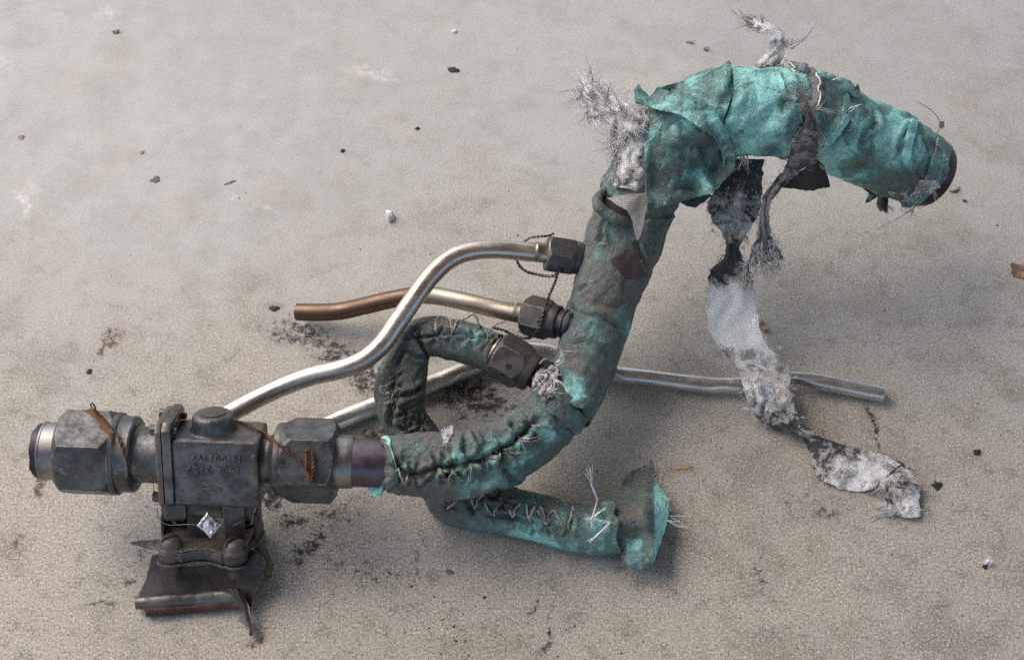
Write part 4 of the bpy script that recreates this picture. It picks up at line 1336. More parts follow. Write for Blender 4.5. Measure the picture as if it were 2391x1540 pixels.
BR.groove(ZS([(1300, 520), (1320, 600), (1300, 680), (1330, 760)]), 1.5, 1.3, 0.8, 3)
BR.step(ZS([(1370, 500), (1340, 460), (1240, 430), (1100, 410)]), 1.2, 6, 1)
BR.groove(ZS([(1560, 430), (1600, 520), (1640, 600)]), 1.5, 1.3, 0.9, 3)
BR.stain([(1115, 778, 7, -.55), (1075, 770, 6, -.4), (1090, 800, 9, -.2), (1000, 765, 6, -.25), (905, 855, 6, -.25), (925, 1005, 6, -.35), (1270, 1265, 9, -.35), (1330, 1225, 8, -.3), (1240, 1200, 7, -.25), (1400, 1245, 9, -.25), (1230, 1250, 10, -.15), (1180, 1170, 8, .2), (1300, 1270, 7, -.2), (1100, 1170, 8, .15)])
BR.crease(0.42, 60, 301); BR.crease(0.2, 140, 302)
BRO = BR.build('branch_sleeve', M_CLOTH_SM, ASM, 1.5, 3)

# --- main run, from the blued pipe round the elbow to the manifold
EL = Skin([(902, 1084, 58, 64), (930, 1084, 58, 69), (988, 1085, 57, 77), (1067, 1084, 56, 79), (1115, 1075, 54, 73), (1160, 1060, 51, 70), (1222, 1030, 48, 72), (1262, 999, 46, 70), (1289, 970, 45, 68), (1315, 937, 45, 66), (1335, 900, 47, 60)], nseg=160, step=0.0009)
EL.grime = 0.74 + 0.22 * np.clip(0.3 - EL.t, 0, 0.3) / 0.3
EL.lump(1.4, 40, 5); EL.wrinkle(1.0, 40, 31, 1.2, 0.5); EL.wrinkle(0.6, 110, 32)
seamE = ZE([(240, 440), (400, 510), (660, 440), (810, 420), (980, 385), (1130, 350), (1310, 255), (1485, 135), (1600, 10)])
EL.groove(seamE, 2.0, 1.1, 1.1, 3)
for g in ZE([(240, 440), (400, 520), (660, 450), (810, 430), (980, 385), (1130, 355), (1310, 250), (1485, 135), (1600, 15)]): EL.gather(g[0], g[1], 9, 2.4, random.randint(5, 8), 1.1)
EL.step(ZE([(890, 80), (870, 200), (845, 300), (815, 410)]), 1.6, 10, 1)
EL.groove(ZE([(1015, 60), (1060, 170), (1100, 270), (1130, 350)]), 1.4, 0.9, 0.7, 2.4)
EL.groove(ZE([(930, 120), (935, 230), (960, 330), (980, 385)]), 2.6, 1.7, 1.2, 4)
EL.step(ZE([(980, 390), (990, 500), (985, 620), (1005, 745)]), 1.5, 9, -1)
EL.groove(ZE([(1240, 140), (1290, 200), (1310, 250)]), 1.2, 1.0, 0.8, 2.4)
EL.groove(ZE([(1160, 330), (1250, 280), (1310, 255)]), 1.2, 1.0, 0.8, 2.4)
EL.groove(ZE([(1310, 260), (1310, 380), (1370, 480), (1450, 580), (1500, 590)]), 3.2, 2.0, 1.6, 5)
EL.groove(ZE([(1310, 270), (1370, 350), (1380, 430)]), 1.6, 1.4, 1.1, 3.5)
EL.groove(ZE([(1450, -60), (1440, 40), (1485, 135)]), 2.2, 1.5, 1.0, 3.5)
EL.groove(ZE([(1485, 135), (1560, 50), (1640, -20)]), 2.0, 1.2, 1.0, 3)
EL.groove(ZE([(1490, 140), (1550, 230), (1580, 300)]), 1.0, 1.0, 0.7, 3)
EL.groove(ZE([(1560, 240), (1570, 360), (1560, 450)]), 1.2, 1.6, 0.8, 4)
EL.groove(ZE([(1840, -10), (1900, 60), (2000, 110), (2080, 100)]), 1.4, 1.6, 0.8, 4)
EL.groove(ZE([(1860, -60), (1960, 20), (2080, 60)]), 1.6, 1.8, 0.8, 4)
EL.groove(ZE([(700, 500), (750, 500), (780, 470)]), 3, 1.6, 1, 3)
EL.groove(ZE([(400, 530), (450, 560), (500, 540)]), 2.5, 1.3, 1, 3)
EL.groove(ZE([(640, 470), (560, 570), (500, 620), (480, 690)]), 1.3, 0.9, 0.8, 2)
EL.groove(ZE([(270, 310), (230, 380), (240, 440)]), 1.2, 1.2, 0.8, 3)
EL.groove(ZE([(380, 350), (370, 450), (400, 520)]), 1.0, 1.2, 0.8, 3)
EL.groove(ZE([(600, 330), (640, 400), (660, 440)]), 1.0, 1.0, 0.8, 3)
EL.stain([(1010, 1128, 7, -.4), (1085, 1140, 9, -.4), (1140, 1130, 9, -.35), (1130, 1060, 7, -.35), (1075, 1055, 8, -.3), (1190, 1090, 9, -.3), (1230, 1060, 7, -.35), (1270, 1010, 7, -.4), (1290, 1030, 9, -.25), (1165, 1025, 8, -.3), (1215, 1015, 6, -.3), (1030, 1085, 5, -.3), (940, 1030, 12, .15), (1020, 1040, 12, .1), (1140, 1000, 10, .2), (980, 1060, 7, -.2), (930, 1100, 6, -.25)])
EL.crease(0.55, 46, 311); EL.crease(0.22, 120, 312)
ELO = EL.build('elbow_sleeve', M_CLOTH_LOW, ASM, 5, 1)

# --- manifold and the raised run to the open end
MF = Skin([(1328, 970, 46, 55), (1345, 920, 47, 59), (1363, 861, 50, 66), (1388, 780, 54, 71), (1405, 712, 60, 76), (1430, 640, 68, 82), (1454, 568, 77, 87), (1476, 501, 86, 85), (1502, 440, 95, 86), (1540, 365, 107, 90), (1600, 298, 117, 98), (1680, 264, 125, 104), (1760, 260, 128, 103), (1850, 266, 126, 101), (1930, 289, 117, 99), (2010, 326, 103, 95), (2090, 366, 88, 90), (2152, 397, 76, 83)], nseg=176, step=0.001)
MF.grime = np.interp(MF.t, [0, 0.25, 0.40, 0.52, 0.62, 0.85, 1.0], [0.72, 0.80, 0.72, 0.46, 0.26, 0.24, 0.40])
MF.lump(2.6, 32, 7); MF.wrinkle(1.3, 30, 41, 2.6, 0.5); MF.wrinkle(0.5, 80, 42, 3.0)
low = MF.t < 0.42
MF.step(ZN([(980, 840), (1030, 870), (1200, 935), (1340, 1010), (1500, 1050)]), 1.0, 12, 1)
MF.groove(ZN([(1160, 920), (1300, 960), (1400, 1010), (1490, 1060)]), 1.6, 1.2, 1.0, 3.5)
MF.groove(ZN([(940, 1260), (1160, 1230), (1300, 1290), (1400, 1390)]), 1.2, 2.2, 0.9, 5)
MF.groove(ZN([(1050, 700), (1130, 650), (1190, 600)]), 1.2, 1.2, 0.9, 3)
MF.groove(ZN([(1290, 60), (1310, 130), (1280, 200)]), 2.0, 1.2, 1.0, 3)
MF.groove(Z8([(390, 360), (350, 470), (340, 580)]), 1.6, 1.2, 1.0, 3)
MF.step(Z8([(1000, 330), (850, 380), (700, 400)]), 2.0, 9, 1)
MF.groove(Z8([(650, 600), (690, 700), (735, 890)]), 1.2, 0.9, 1.0, 2.4)
# upper run
MF.step(Z7([(50, 215), (45, 330), (62, 480), (20, 580), (-10, 640)]), 2.6, 10, -1)
MF.groove(Z7([(120, 250), (150, 380), (110, 560), (40, 720)]), 1.2, 1.6, 1.0, 4)
MF.groove(Z7([(360, 620), (260, 700), (150, 800), (60, 800)]), 1.4, 3.0, 1.4, 8)
MF.groove(Z7([(440, 260), (450, 420), (380, 620), (330, 780)]), 0.8, 2.4, 0.8, 6)
MF.groove(Z7([(590, 540), (600, 700), (540, 830), (500, 900)]), 4.0, 2.6, 1.8, 7)
MF.groove(Z7([(500, 250), (590, 350), (660, 420)]), 1.6, 1.4, 1.0, 4)
MF.step(Z7([(690, 290), (820, 340), (905, 420), (950, 500), (965, 590), (1000, 740), (1008, 900), (990, 1000)]), 2.2, 9, -1)
MF.step(Z7([(860, 330), (950, 380), (1010, 440), (1040, 520)]), 1.8, 7, -1)
MF.groove(Z7([(960, 600), (860, 750), (750, 860)]), 1.8, 1.5, 1.6, 4.5)
MF.groove(Z7([(1000, 720), (880, 800), (760, 880)]), 1.4, 1.6, 1.2, 4)
MF.groove(Z7([(1140, 570), (1150, 660), (1070, 720), (1030, 850)]), 1.8, 1.6, 1.0, 4)
MF.groove(Z7([(1250, 560), (1350, 640), (1470, 640)]), 1.0, 2.0, 1.0, 5)
MF.step(Z7([(1470, 625), (1380, 730), (1330, 860), (1200, 960), (1050, 1010)]), 1.6, 6, -1)
MF.groove(Z7([(1460, 700), (1420, 800), (1440, 930)]), 1.4, 1.6, 1.0, 4)
MF.groove(Z7([(1400, 700), (1330, 800), (1310, 900)]), 1.2, 1.5, 1.2, 4)
MF.groove(Z7([(1310, 900), (1400, 1020), (1440, 1130)]), 1.0, 1.0, 0.6, 3)
MF.groove(Z7([(1480, 760), (1560, 900), (1540, 1020)]), 0.8, 1.6, 0.8, 4)
MF.stain([(2010, 330, 10, .30), (2075, 415, 18, .5), (1995, 385, 12, .4), (2135, 440, 15, .5), (1945, 235, 8, .35), (1800, 365, 12, .3), (1885, 290, 9, .4), (2060, 250, 9, .25), (1970, 300, 8, .3), (1690, 300, 9, .3), (1560, 215, 10, .3),
          (2065, 330, 13, -.3), (2120, 335, 10, -.25), (1970, 350, 8, -.35), (1330, 925, 8, -.45), (1350, 905, 7, -.35), (1450, 735, 7, -.5), (1470, 770, 6, -.45), (1390, 745, 9, -.25), (1380, 780, 12, -.2), (1500, 590, 9, -.25), (1398, 600, 6, -.4), (1350, 790, 9, .25), (1375, 830, 12, -.1), (1420, 900, 8, .2), (1440, 690, 12, .15), (1500, 500, 14, .1)])
MF.crease(0.8, 38, 321); MF.crease(0.3, 100, 322)
MFO = MF.build('manifold_sleeve', M_CLOTH_UP, ASM, 2.5, 3)

# dark maroon pipe end showing beyond the cloth
e0 = MF.P[-1]; et = MF.T[-1]; er = MF.R[-1] * 0.95
eU = unit(np.cross(et, FWD)); eV = np.cross(et, eU)
mesh('pipe_end', *revolve([(-0.03, er * 0.97), (0.004, er), (0.0075, er), (0.0090, er * 0.985), (0.0098, er * 0.95), (0.0096, er * 0.90), (-0.02, er * 0.88)], e0, et, eU, eV, 96, close=False), M_MAROON, ASM, sharp=50)

# branch nut where the branch hose meets the manifold
N3, FT3, fr3 = nut_group(BRO, (1158, 823), (1246, 872), 40, 10, 57, 26, 57, 52, 36, 33, M_NUT_D)
# wire holes drilled in the nuts
def hole(bvh, u, v, r, parent):
    p, nn = pick(bvh, u, v, 70)
    a = unit(np.cross(nn, RGT)); b = np.cross(nn, a)
    mesh('wire_hole', *revolve([(-0.002, 0.0002), (-0.0005, r), (0.00025, r * 1.12), (0.0003, r * 0.85), (0.00012, r * 0.5), (0.0001, 0.0001)], p, nn, a, b, 20), M_BLACK, parent, sharp=50)
nb1, nb2, nb3 = obj_bvh([N1]), obj_bvh([N2]), obj_bvh([N3])
hole(nb3, *Z5([(1222, 510)])[0], 0.0016, N3); hole(nb3, *Z5([(1175, 574)])[0], 0.0013, N3)
hole(nb1, *ZN([(884, 460)])[0], 0.0016, N1); hole(nb2, *ZN([(665, 1000)])[0], 0.0016, N2)

# grey twisted lock wires on the two tube nuts
def near(bvh, u, v, hint, lift=0.0012):
    d = Vector(ray(u, v)); loc, nor, i, dist = bvh.ray_cast(Vector(CAM), d)
    return (np.array(loc) - FWD * lift) if loc is not None else W(u, v, hint)
lw1 = [W(*ZN([(425, 355)])[0], 70), W(*ZN([(460, 420)])[0], 62), W(*ZN([(530, 475)])[0], 62), W(*ZN([(620, 500)])[0], 64), W(*ZN([(720, 520)])[0], 68), near(nb1, *ZN([(800, 520)])[0], 72), near(nb1, *ZN([(885, 462)])[0], 76)]
strands('lock_wire', twist(lw1, 0.00055, 0.00058, 0.0055), M_WIRE, N1)
lw2 = [W(*ZN([(505, 165)])[0], 74), W(*ZN([(570, 130)])[0], 80), W(*ZN([(650, 115)])[0], 84), W(*ZN([(740, 110)])[0], 87), W(*ZN([(812, 88)])[0], 88)]
strands('lock_wire', twist(lw2, 0.00045, 0.0005, 0.0055), M_WIRE, N1)
lw3 = [near(nb1, *ZN([(845, 500)])[0], 74), W(*ZN([(830, 560)])[0], 74), W(*ZN([(800, 640)])[0], 76), W(*ZN([(765, 710)])[0], 77)] + [near(nb2, *ZN([p])[0], 76) for p in [(735, 800), (700, 910), (672, 1010), (640, 1075), (590, 1130)]] + [W(*ZN([(520, 1160)])[0], 64), W(*ZN([(400, 1130)])[0], 62), W(*ZN([(300, 1080)])[0], 64), W(*ZN([(180, 1050)])[0], 66)]
strands('lock_wire', twist(lw3, 0.00055, 0.00058, 0.0055), M_WIRE, N2)
def burst(pxs, hs, d, n, length, mat, parent, r=0.00022, spread=0.6, curl=0.7, name='loose_fibre', bvh=None):
    sp = []
    for (u, v), h in zip(pxs, hs):
        p = pick(bvh, u, v, h)[0] if bvh else W(u, v, h)
        sp.append((p, d))
    return fringe(name, sp, mat, parent, n, length, spread, r, curl)


def threads(lines, mat, parent):
    for ln in lines:
        strands('loose_thread', [ln], mat, parent)

# ------------------------------------------------------------------ torn pieces of cloth on the sleeves
MB = MF.bvh2; EB = EL.bvh2; BB = BR.bvh2
def blobs(u, v, base, spots):
    return base + sum(a * math.exp(-((u - x) ** 2 + (v - y) ** 2) / r ** 2) for x, y, r, a in spots)
GH = lambda c: (lambda u, v: c)
# lower wrap panel round the bend, folded band over it
sheet('wrap_panel', ZB([(640, 740), (760, 660), (900, 590), (960, 520), (1080, 480), (1220, 540), (1420, 640), (1540, 760), (1618, 940), (1625, 1010), (1560, 1110), (1360, 1305), (1200, 1345), (1000, 1395), (800, 1450), (650, 1510), (645, 1300), (630, 1050), (625, 860)]), M_CLOTH_UP, MFO,
      bvh=MB, off=4.0, noise=2.6, nfreq=0.022, seed=12, rag=1.5, grid=5, crease=1.3, thick=0.9, smooth_it=10,
      folds=[(ZB([(1180, 830), (1260, 1030), (1350, 1300)]), 4.5, 14), (ZB([(1400, 700), (1480, 830), (1500, 960)]), -3, 9), (ZB([(960, 560), (1010, 740), (1120, 850)]), 2.2, 9), (ZB([(1250, 900), (1380, 900)]), 2.0, 14)],
      attrs={'grime': lambda u, v: blobs(u, v, 0.46, [(1600, 255, 30, -.3), (1560, 350, 22, -.2), (1630, 410, 30, -.25), (1690, 400, 25, .3), (1640, 330, 25, .25), (1580, 440, 30, .1), (1520, 420, 30, .2)])}, lift=lambda u, v: 14 * math.exp(-((float(seg_dist(np.array([[u, v]]), ZB([(640, 1500), (1000, 1395), (1350, 1308), (1600, 1040)]))[0])) / 34) ** 2) + 5 * math.exp(-((u - 1507) / 14) ** 2))
sheet('folded_corner', ZB([(1010, 1395), (1350, 1308), (1370, 1330), (1190, 1462), (1090, 1440)]), M_CLOTH_UP, MFO, bvh=MB, height=GH(96), off=-2.0, noise=1.0, seed=13, rag=1, grid=6, smooth_it=3, attrs={'grime': lambda u, v: 0.85})
band = ZB([(510, 165), (545, 130), (560, 95), (585, 130), (620, 175), (660, 215), (680, 255), (770, 132), (860, 140), (1000, 172), (1120, 210), (1220, 262), (1330, 340), (1420, 430), (1500, 560), (1570, 700), (1620, 860), (1625, 1000), (1560, 1090), (1500, 1100), (1500, 960), (1475, 830), (1400, 690), (1300, 615), (1150, 520), (1000, 430), (800, 390), (640, 345), (530, 312)])
sheet('folded_band', band, M_CLOTH_UP, MFO, bvh=MB, off=11.0, noise=2.4, nfreq=0.02, seed=15, rag=1.0, grid=5, crease=0.8, thick=1.0, smooth_it=10,
      folds=[(ZB([(530, 300), (800, 380), (1000, 420), (1290, 610), (1470, 830), (1500, 1000)]), 3.5, 9), (ZB([(1000, 180), (1220, 280), (1420, 450), (1560, 720)]), 2.0, 8), (ZB([(700, 250), (900, 330), (1200, 420)]), -1.5, 12)],
      attrs={'grime': lambda u, v: 0.44})
# upper wrap layer with the upturned peak
sheet('wrap_peak', Z6([(740, 600), (900, 560), (1040, 525), (1130, 480), (1190, 440), (1228, 412), (1236, 440), (1232, 520), (1215, 590), (1240, 660), (1225, 720), (1190, 800), (1180, 850), (1120, 790), (1000, 700), (880, 640)]), M_CLOTH_UP, MFO, bvh=MB, height=GH(150), off=3.0, noise=2.0, seed=17, rag=1.2, grid=5, crease=1.0, smooth_it=8,
      folds=[(Z6([(1228, 420), (1200, 500), (1190, 620)]), 5, 9), (Z6([(1090, 500), (1150, 600), (1150, 720)]), 2, 8)], attrs={'grime': lambda u, v: 0.38})
sheet('wrap_panel', Z6([(1245, 460), (1330, 465), (1420, 480), (1480, 470), (1560, 470), (1600, 560), (1620, 640), (1680, 660), (1745, 700), (1720, 820), (1650, 960), (1640, 1050), (1500, 1068), (1400, 1070), (1320, 1030), (1255, 975), (1190, 880), (1210, 800), (1250, 690), (1262, 600)]), M_CLOTH_UP, MFO, bvh=MB, off=2.4, noise=2.4, nfreq=0.016, seed=19, rag=1.0, grid=5.5, crease=1.0, smooth_it=10,
      folds=[(Z6([(1340, 480), (1330, 640), (1230, 860)]), 2.2, 10), (Z6([(1270, 980), (1340, 930), (1500, 790), (1600, 700)]), -2.2, 16), (Z6([(1580, 480), (1600, 620), (1540, 800)]), 1.2, 12)], attrs={'grime': lambda u, v: blobs(u, v, 0.18, [(1770, 330, 40, -.2), (1750, 210, 26, .3), (1830, 240, 22, .35), (1720, 340, 24, .25), (1800, 350, 30, .2), (1860, 300, 22, .25)])})
# turned-back cuff below the torn tuft, with its grey mesh lining
rc = spline(to_world([(p[0], p[1], h, r) for p, h, r in zip(Z8([(402, 110), (350, 150), (312, 215), (318, 275), (380, 330), (470, 385), (560, 408), (640, 405)]), (98, 104, 108, 110, 108, 106, 103, 98), (6, 10, 12, 13, 13, 12, 11, 7))]), 0.0012)
rv, rr_, rt_ = sweep(rc[:, :3], rc[:, 3], 28)
rv = rv + rr_ * (0.0009 * fbm(rv.reshape(-1, 3) * 120, 6, 4)).reshape(rv.shape[:2])[..., None]
mesh('rolled_cuff', rv.reshape(-1, 3), grid_faces(rv.shape[0], 28, True), M_CLOTH_LOW, MFO, attrs={'grime': np.full(rv.shape[0] * 28, 0.78)})
sheet('cuff_inside_shade', Z8([(400, 170), (440, 190), (560, 260), (620, 330), (640, 400), (540, 400), (420, 340), (340, 270), (340, 200)]), M_CHAR_SHADE, MFO, bvh=MB, height=GH(98), off=3.0, noise=1.0, seed=24, rag=0.5, grid=5, smooth_it=4)  # dark sheet put in for the shade inside the cuff opening
sheet('mesh_lining', Z8([(385, 200), (480, 182), (600, 170), (740, 155), (738, 280), (715, 420), (690, 520), (660, 580), (640, 520), (612, 390), (570, 310), (480, 265), (430, 225)]), M_WEB_T, MFO, bvh=MB, height=GH(106), off=14, noise=2.0, seed=25, rag=1.5, grid=5.5, smooth_it=6, attrs={'soot': lambda u, v: 0.18})
# hole burnt through to the inner layer
sheet('burnt_hole', Z8([(652, 572), (668, 620), (690, 690), (712, 780), (735, 890), (690, 905), (640, 900), (585, 918), (545, 880), (505, 870), (470, 810), (432, 760), (445, 725), (500, 710), (545, 680), (560, 655), (600, 690), (615, 640), (608, 605)]), M_HOLE, MFO, bvh=MB, off=0.5, noise=0.2, seed=27, rag=4, grid=5, thick=0.4, smooth_it=1)
# small torn tatters along the raised run
for k, (poly, off, gm) in enumerate([
    (Z7([(690, 290), (740, 300), (800, 320), (850, 350), (900, 400), (930, 430), (900, 415), (860, 385), (800, 350), (720, 320)]), 4.0, 0.5),
    (Z7([(860, 340), (920, 320), (960, 330), (1000, 380), (1030, 350), (1035, 400), (1050, 460), (1010, 470), (960, 430), (900, 400)]), 3.5, 0.42),
    (Z7([(1450, 620), (1480, 640), (1475, 720), (1440, 830), (1420, 940), (1390, 980), (1360, 900), (1390, 780), (1410, 690)]), 2.6, 0.12),
    (Z7([(930, 590), (965, 620), (900, 730), (800, 840), (740, 870), (780, 800), (860, 700)]), 2.4, 0.10),
    (Z7([(1620, 870), (1650, 900), (1680, 960), (1670, 1060), (1640, 1120), (1560, 1090), (1580, 980)]), 2.6, 0.45)]):
    sheet('cloth_tatter', poly, M_CLOTH_UP, MFO, bvh=MB, off=off, noise=1.4, seed=30 + k, rag=2.5, grid=5, thick=0.7, smooth_it=4, attrs={'grime': (lambda g: (lambda u, v: g))(gm)})
# ragged dark underside near the end
for k, (poly, hh) in enumerate([(Z7([(1040, 1010), (1120, 1020), (1190, 1090), (1210, 1150), (1260, 1200), (1210, 1225), (1120, 1210), (1060, 1160), (1070, 1110), (1050, 1060)]), 70),
                                (Z7([(1130, 1200), (1180, 1220), (1150, 1245), (1085, 1280), (1095, 1245)]), 62), (Z7([(1180, 1220), (1255, 1230), (1250, 1355), (1215, 1330), (1190, 1340), (1170, 1280)]), 60)]):
    sheet('cloth_tatter', poly, M_CLOTH_LOW, MFO, height=(lambda h: (lambda u, v: h + 2 * math.sin(u * 0.3)))(hh), noise=2.5, seed=40 + k, rag=2.5, grid=5, thick=0.7, attrs={'grime': lambda u, v: 1.0})
sheet('white_lining', Z7([(1500, 1095), (1560, 1090), (1620, 1105), (1650, 1140), (1620, 1170), (1560, 1175), (1500, 1180), (1450, 1215), (1430, 1210), (1470, 1150)]), M_GREYWOOL, MFO, bvh=MB, height=GH(76), off=2.0, noise=2.0, nfreq=0.06, seed=45, rag=6, grid=4, attrs={'soot': lambda u, v: 0.42})
sheet('mesh_lining', Z7([(1340, 1250), (1400, 1215), (1470, 1235), (1480, 1290), (1420, 1310), (1360, 1300)]), M_WEB_T, MFO, height=GH(66), noise=2, seed=46, rag=4, grid=5, attrs={'soot': lambda u, v: 0.3})
burst(Z7([(1380, 1200), (1440, 1220), (1500, 1190), (1560, 1170), (1600, 1150), (1320, 1190)]), [74] * 6, -UPV * 0.7 - FWD * 0.4, 14, 6, M_FIB_W, MFO, 0.0002, 0.9, 1.2, bvh=MB)
burst(Z7([(1050, 1030), (1110, 1060), (1170, 1100), (1230, 1150), (1290, 1180), (1200, 1210), (1120, 1200), (1240, 1300)]), [74] * 8, -UPV * 0.8, 10, 5, M_FIB_B, MFO, 0.00024, 0.9, 1.2)
# torn ends at the blued pipe
sheet('torn_edge', ZE([(55, 130), (90, 112), (140, 115), (160, 150), (158, 210), (185, 290), (215, 400), (232, 440), (212, 425), (180, 310), (150, 220), (100, 180), (125, 175), (110, 150)]), M_CLOTH_LOW, ELO, bvh=EB, off=1.4, noise=0.8, seed=50, rag=1.5, grid=4, thick=0.8, smooth_it=2, attrs={'grime': lambda u, v: 0.12})
sheet('torn_flap', ZE([(85, 490), (130, 478), (215, 465), (240, 500), (230, 600), (150, 650), (80, 690), (72, 735), (0, 745), (-60, 720), (-85, 660), (-20, 625), (60, 605), (78, 560)]), M_CLOTH_LOW, ELO, bvh=EB, height=GH(52), off=2.0, noise=1.2, seed=51, rag=2.0, grid=5, smooth_it=3, attrs={'grime': lambda u, v: 0.66 if u > 895 else 0.16})
sheet('white_tear', ZE([(690, 60), (730, 20), (800, 5), (808, 70), (790, 130), (760, 170), (745, 195), (720, 150), (700, 100)]), M_GREYWOOL, ELO, bvh=EB, off=0.8, noise=2.5, nfreq=0.09, seed=52, rag=7, grid=4, thick=0.5, smooth_it=1)
# cuff hanging over the elbow
sheet('cloth_cuff', Z5([(1530, 795), (1600, 790), (1750, 850), (1870, 915), (1840, 925), (1810, 960), (1770, 1030), (1735, 1040), (1690, 990), (1600, 900), (1510, 850)]), M_CLOTH_LOW, ELO, bvh=EB, off=1.8, noise=1.2, seed=53, rag=1.2, grid=6, smooth_it=4, attrs={'grime': lambda u, v: 0.72})

# flared torn end of the branch hose
flap = ZS([(1555, 432), (1640, 400), (1745, 368), (1765, 335), (1722, 298), (1752, 270), (1755, 240), (1812, 180), (1880, 150), (1955, 122), (1968, 150), (1975, 82), (1990, 90), (1985, 180), (2030, 260), (2060, 320), (2105, 380), (2130, 450), (2125, 540), (2100, 650), (2050, 800), (2015, 900), (1990, 1000), (1850, 975), (1700, 962), (1740, 940), (1735, 850), (1715, 780), (1695, 760), (1680, 680), (1655, 590), (1620, 500)])
def flap_h(u, v):
    c = ZS([(u, v)])
    d = float(seg_dist(np.array([[u, v]]), ZS([(1985, 150), (1935, 330), (1915, 480), (1960, 660), (2000, 900)]))[0])
    x = (u - 1427) / (1558 - 1427)
    base = 29 - 9 * abs((v - 1225) / 75.0) ** 1.5
    return max(2.0, base - 5.0 * (1 - math.exp(-(d / 18) ** 2)) + 3.0 * math.sin(v * 0.05 + u * 0.02) - 6.0 * max(0, x - 0.75) / 0.25)
sheet('torn_end_flap', flap, M_CLOTH_SM, BRO, height=flap_h, noise=2.4, nfreq=0.02, seed=60, rag=1.4, grid=5, crease=0.8, thick=0.9, attrs={'grime': lambda u, v: 0.52 + 0.22 * (u < 1520) - 0.34 * (u > 1528) - 0.3 * (1460 < u < 1500 and v > 1255)})
sheet('torn_end_back', ZS([(1960, 130), (2000, 200), (2060, 330), (2115, 420), (2125, 500), (2080, 720), (1990, 990), (1880, 900), (1760, 850), (1700, 700), (1760, 400), (1880, 200)]), M_CLOTH_SM, BRO, height=lambda u, v: max(1.2, flap_h(u, v) * 0.35), noise=1.5, seed=61, rag=1.5, grid=9, attrs={'grime': lambda u, v: 0.8})
sheet('mesh_lining', ZS([(1640, 900), (1700, 870), (1740, 870), (1745, 920), (1700, 960), (1650, 975), (1630, 950)]), M_WEB_D, BRO, height=GH(5), noise=1.0, seed=62, rag=2.5, grid=5, attrs={'soot': lambda u, v: 0.6})
# black mouth behind the flap
# ---- stitches
def stitch(pts, bvh, parent, r=0.00042, n=2, off=0.0005, hint=40):
    P = pickline(bvh, pts, 3, off, hint)
    L = []
    for k in range(n):
        q = P + RNG.normal(size=3) * 0.00035
        q[1:-1] += RNG.normal(size=(len(q) - 2, 3)) * 0.00012
        L.append((q, r, r * 0.9))
    return strands('stitch', L, M_THREAD, parent, sides=5)
for s in [[(610, 430), (635, 500), (668, 538)], [(678, 540), (700, 470), (755, 425)], [(765, 430), (790, 500), (828, 545)], [(832, 555), (850, 490), (898, 440)], [(945, 455), (960, 520), (982, 590)], [(985, 592), (1000, 520), (1022, 478)],
          [(1062, 470), (1090, 530), (1112, 610)], [(1112, 612), (1125, 540), (1160, 500)], [(1182, 500), (1220, 580), (1268, 640)], [(1284, 655), (1300, 580), (1325, 490)], [(290, 470), (350, 440), (388, 402)], [(500, 410), (515, 450), (528, 490)], [(525, 480), (545, 410), (590, 372)], [(960, 545), (1000, 550)], [(1095, 595), (1120, 560)], [(1040, 500), (1060, 540), (1100, 590)]]:
    stitch(ZS(s), BB, BRO, 0.00056, off=0.0007)
for s in [[(860, 110), (825, 150), (820, 220), (838, 300)], [(850, 120), (835, 200), (830, 290)], [(970, 115), (1000, 170), (1012, 240), (1016, 300)], [(1075, 140), (1040, 200), (1012, 290)], [(1240, 80), (1290, 150), (1300, 210), (1250, 290), (1200, 350)], [(1300, 200), (1370, 250), (1405, 300), (1400, 390)], [(1440, 240), (1415, 300), (1408, 370)],
          [(215, 720), (280, 765), (370, 775)], [(250, 660), (310, 640), (370, 590)], [(190, 880), (260, 870), (340, 820)], [(195, 905), (250, 950), (340, 935)], [(205, 925), (260, 960), (335, 945)], [(330, 960), (320, 1010), (290, 1060)], [(380, 1010), (350, 1080), (335, 1160)], [(360, 1015), (330, 1050), (250, 1070)], [(600, 250), (615, 300), (640, 345)], [(580, 280), (600, 320)], [(420, 1385), (490, 1390), (530, 1350)]]:
    stitch(ZL(s), BB, BRO, 0.00034)
for s in [[(232, 440), (225, 520), (222, 590)], [(245, 440), (270, 530), (310, 610)], [(352, 505), (335, 570), (315, 610)], [(190, 622), (215, 640), (240, 665)], [(660, 450), (690, 530), (735, 570)], [(805, 440), (790, 520), (760, 575)], [(810, 470), (850, 520), (910, 575)], [(985, 400), (990, 470), (985, 570)], [(1060, 420), (1100, 440), (1140, 465)], [(1125, 370), (1140, 420), (1158, 465)], [(1135, 350), (1200, 335), (1290, 345)], [(1230, 270), (1300, 265), (1375, 255)], [(1310, 260), (1295, 310), (1295, 350)], [(1400, 265), (1460, 275), (1540, 265)], [(1480, 145), (1580, 135), (1690, 130)], [(1490, 155), (1590, 150), (1690, 145)], [(1500, 160), (1530, 190), (1548, 230)], [(1640, 10), (1720, 15), (1830, 20)], [(1660, 20), (1740, 25), (1830, 30)], [(1550, 250), (1575, 290), (1605, 330)], [(1690, 100), (1695, 150)], [(930, 400), (990, 385)]]:
    stitch(ZE(s), EB, ELO, 0.00048, off=0.0006)
for s in [[(1290, 180), (1350, 195)], [(1260, 205), (1320, 190)], [(1030, 1130), (1060, 1090)], [(1170, 580), (1250, 582)], [(940, 1290), (1000, 1300)], [(1020, 1250), (1060, 1265)]]:
    stitch(ZN(s), MB, MFO, 0.0003)
stitch(Z7([(1632, 780), (1620, 860), (1590, 960), (1555, 1060), (1520, 1150), (1470, 1210)]), MB, MFO, 0.0004)
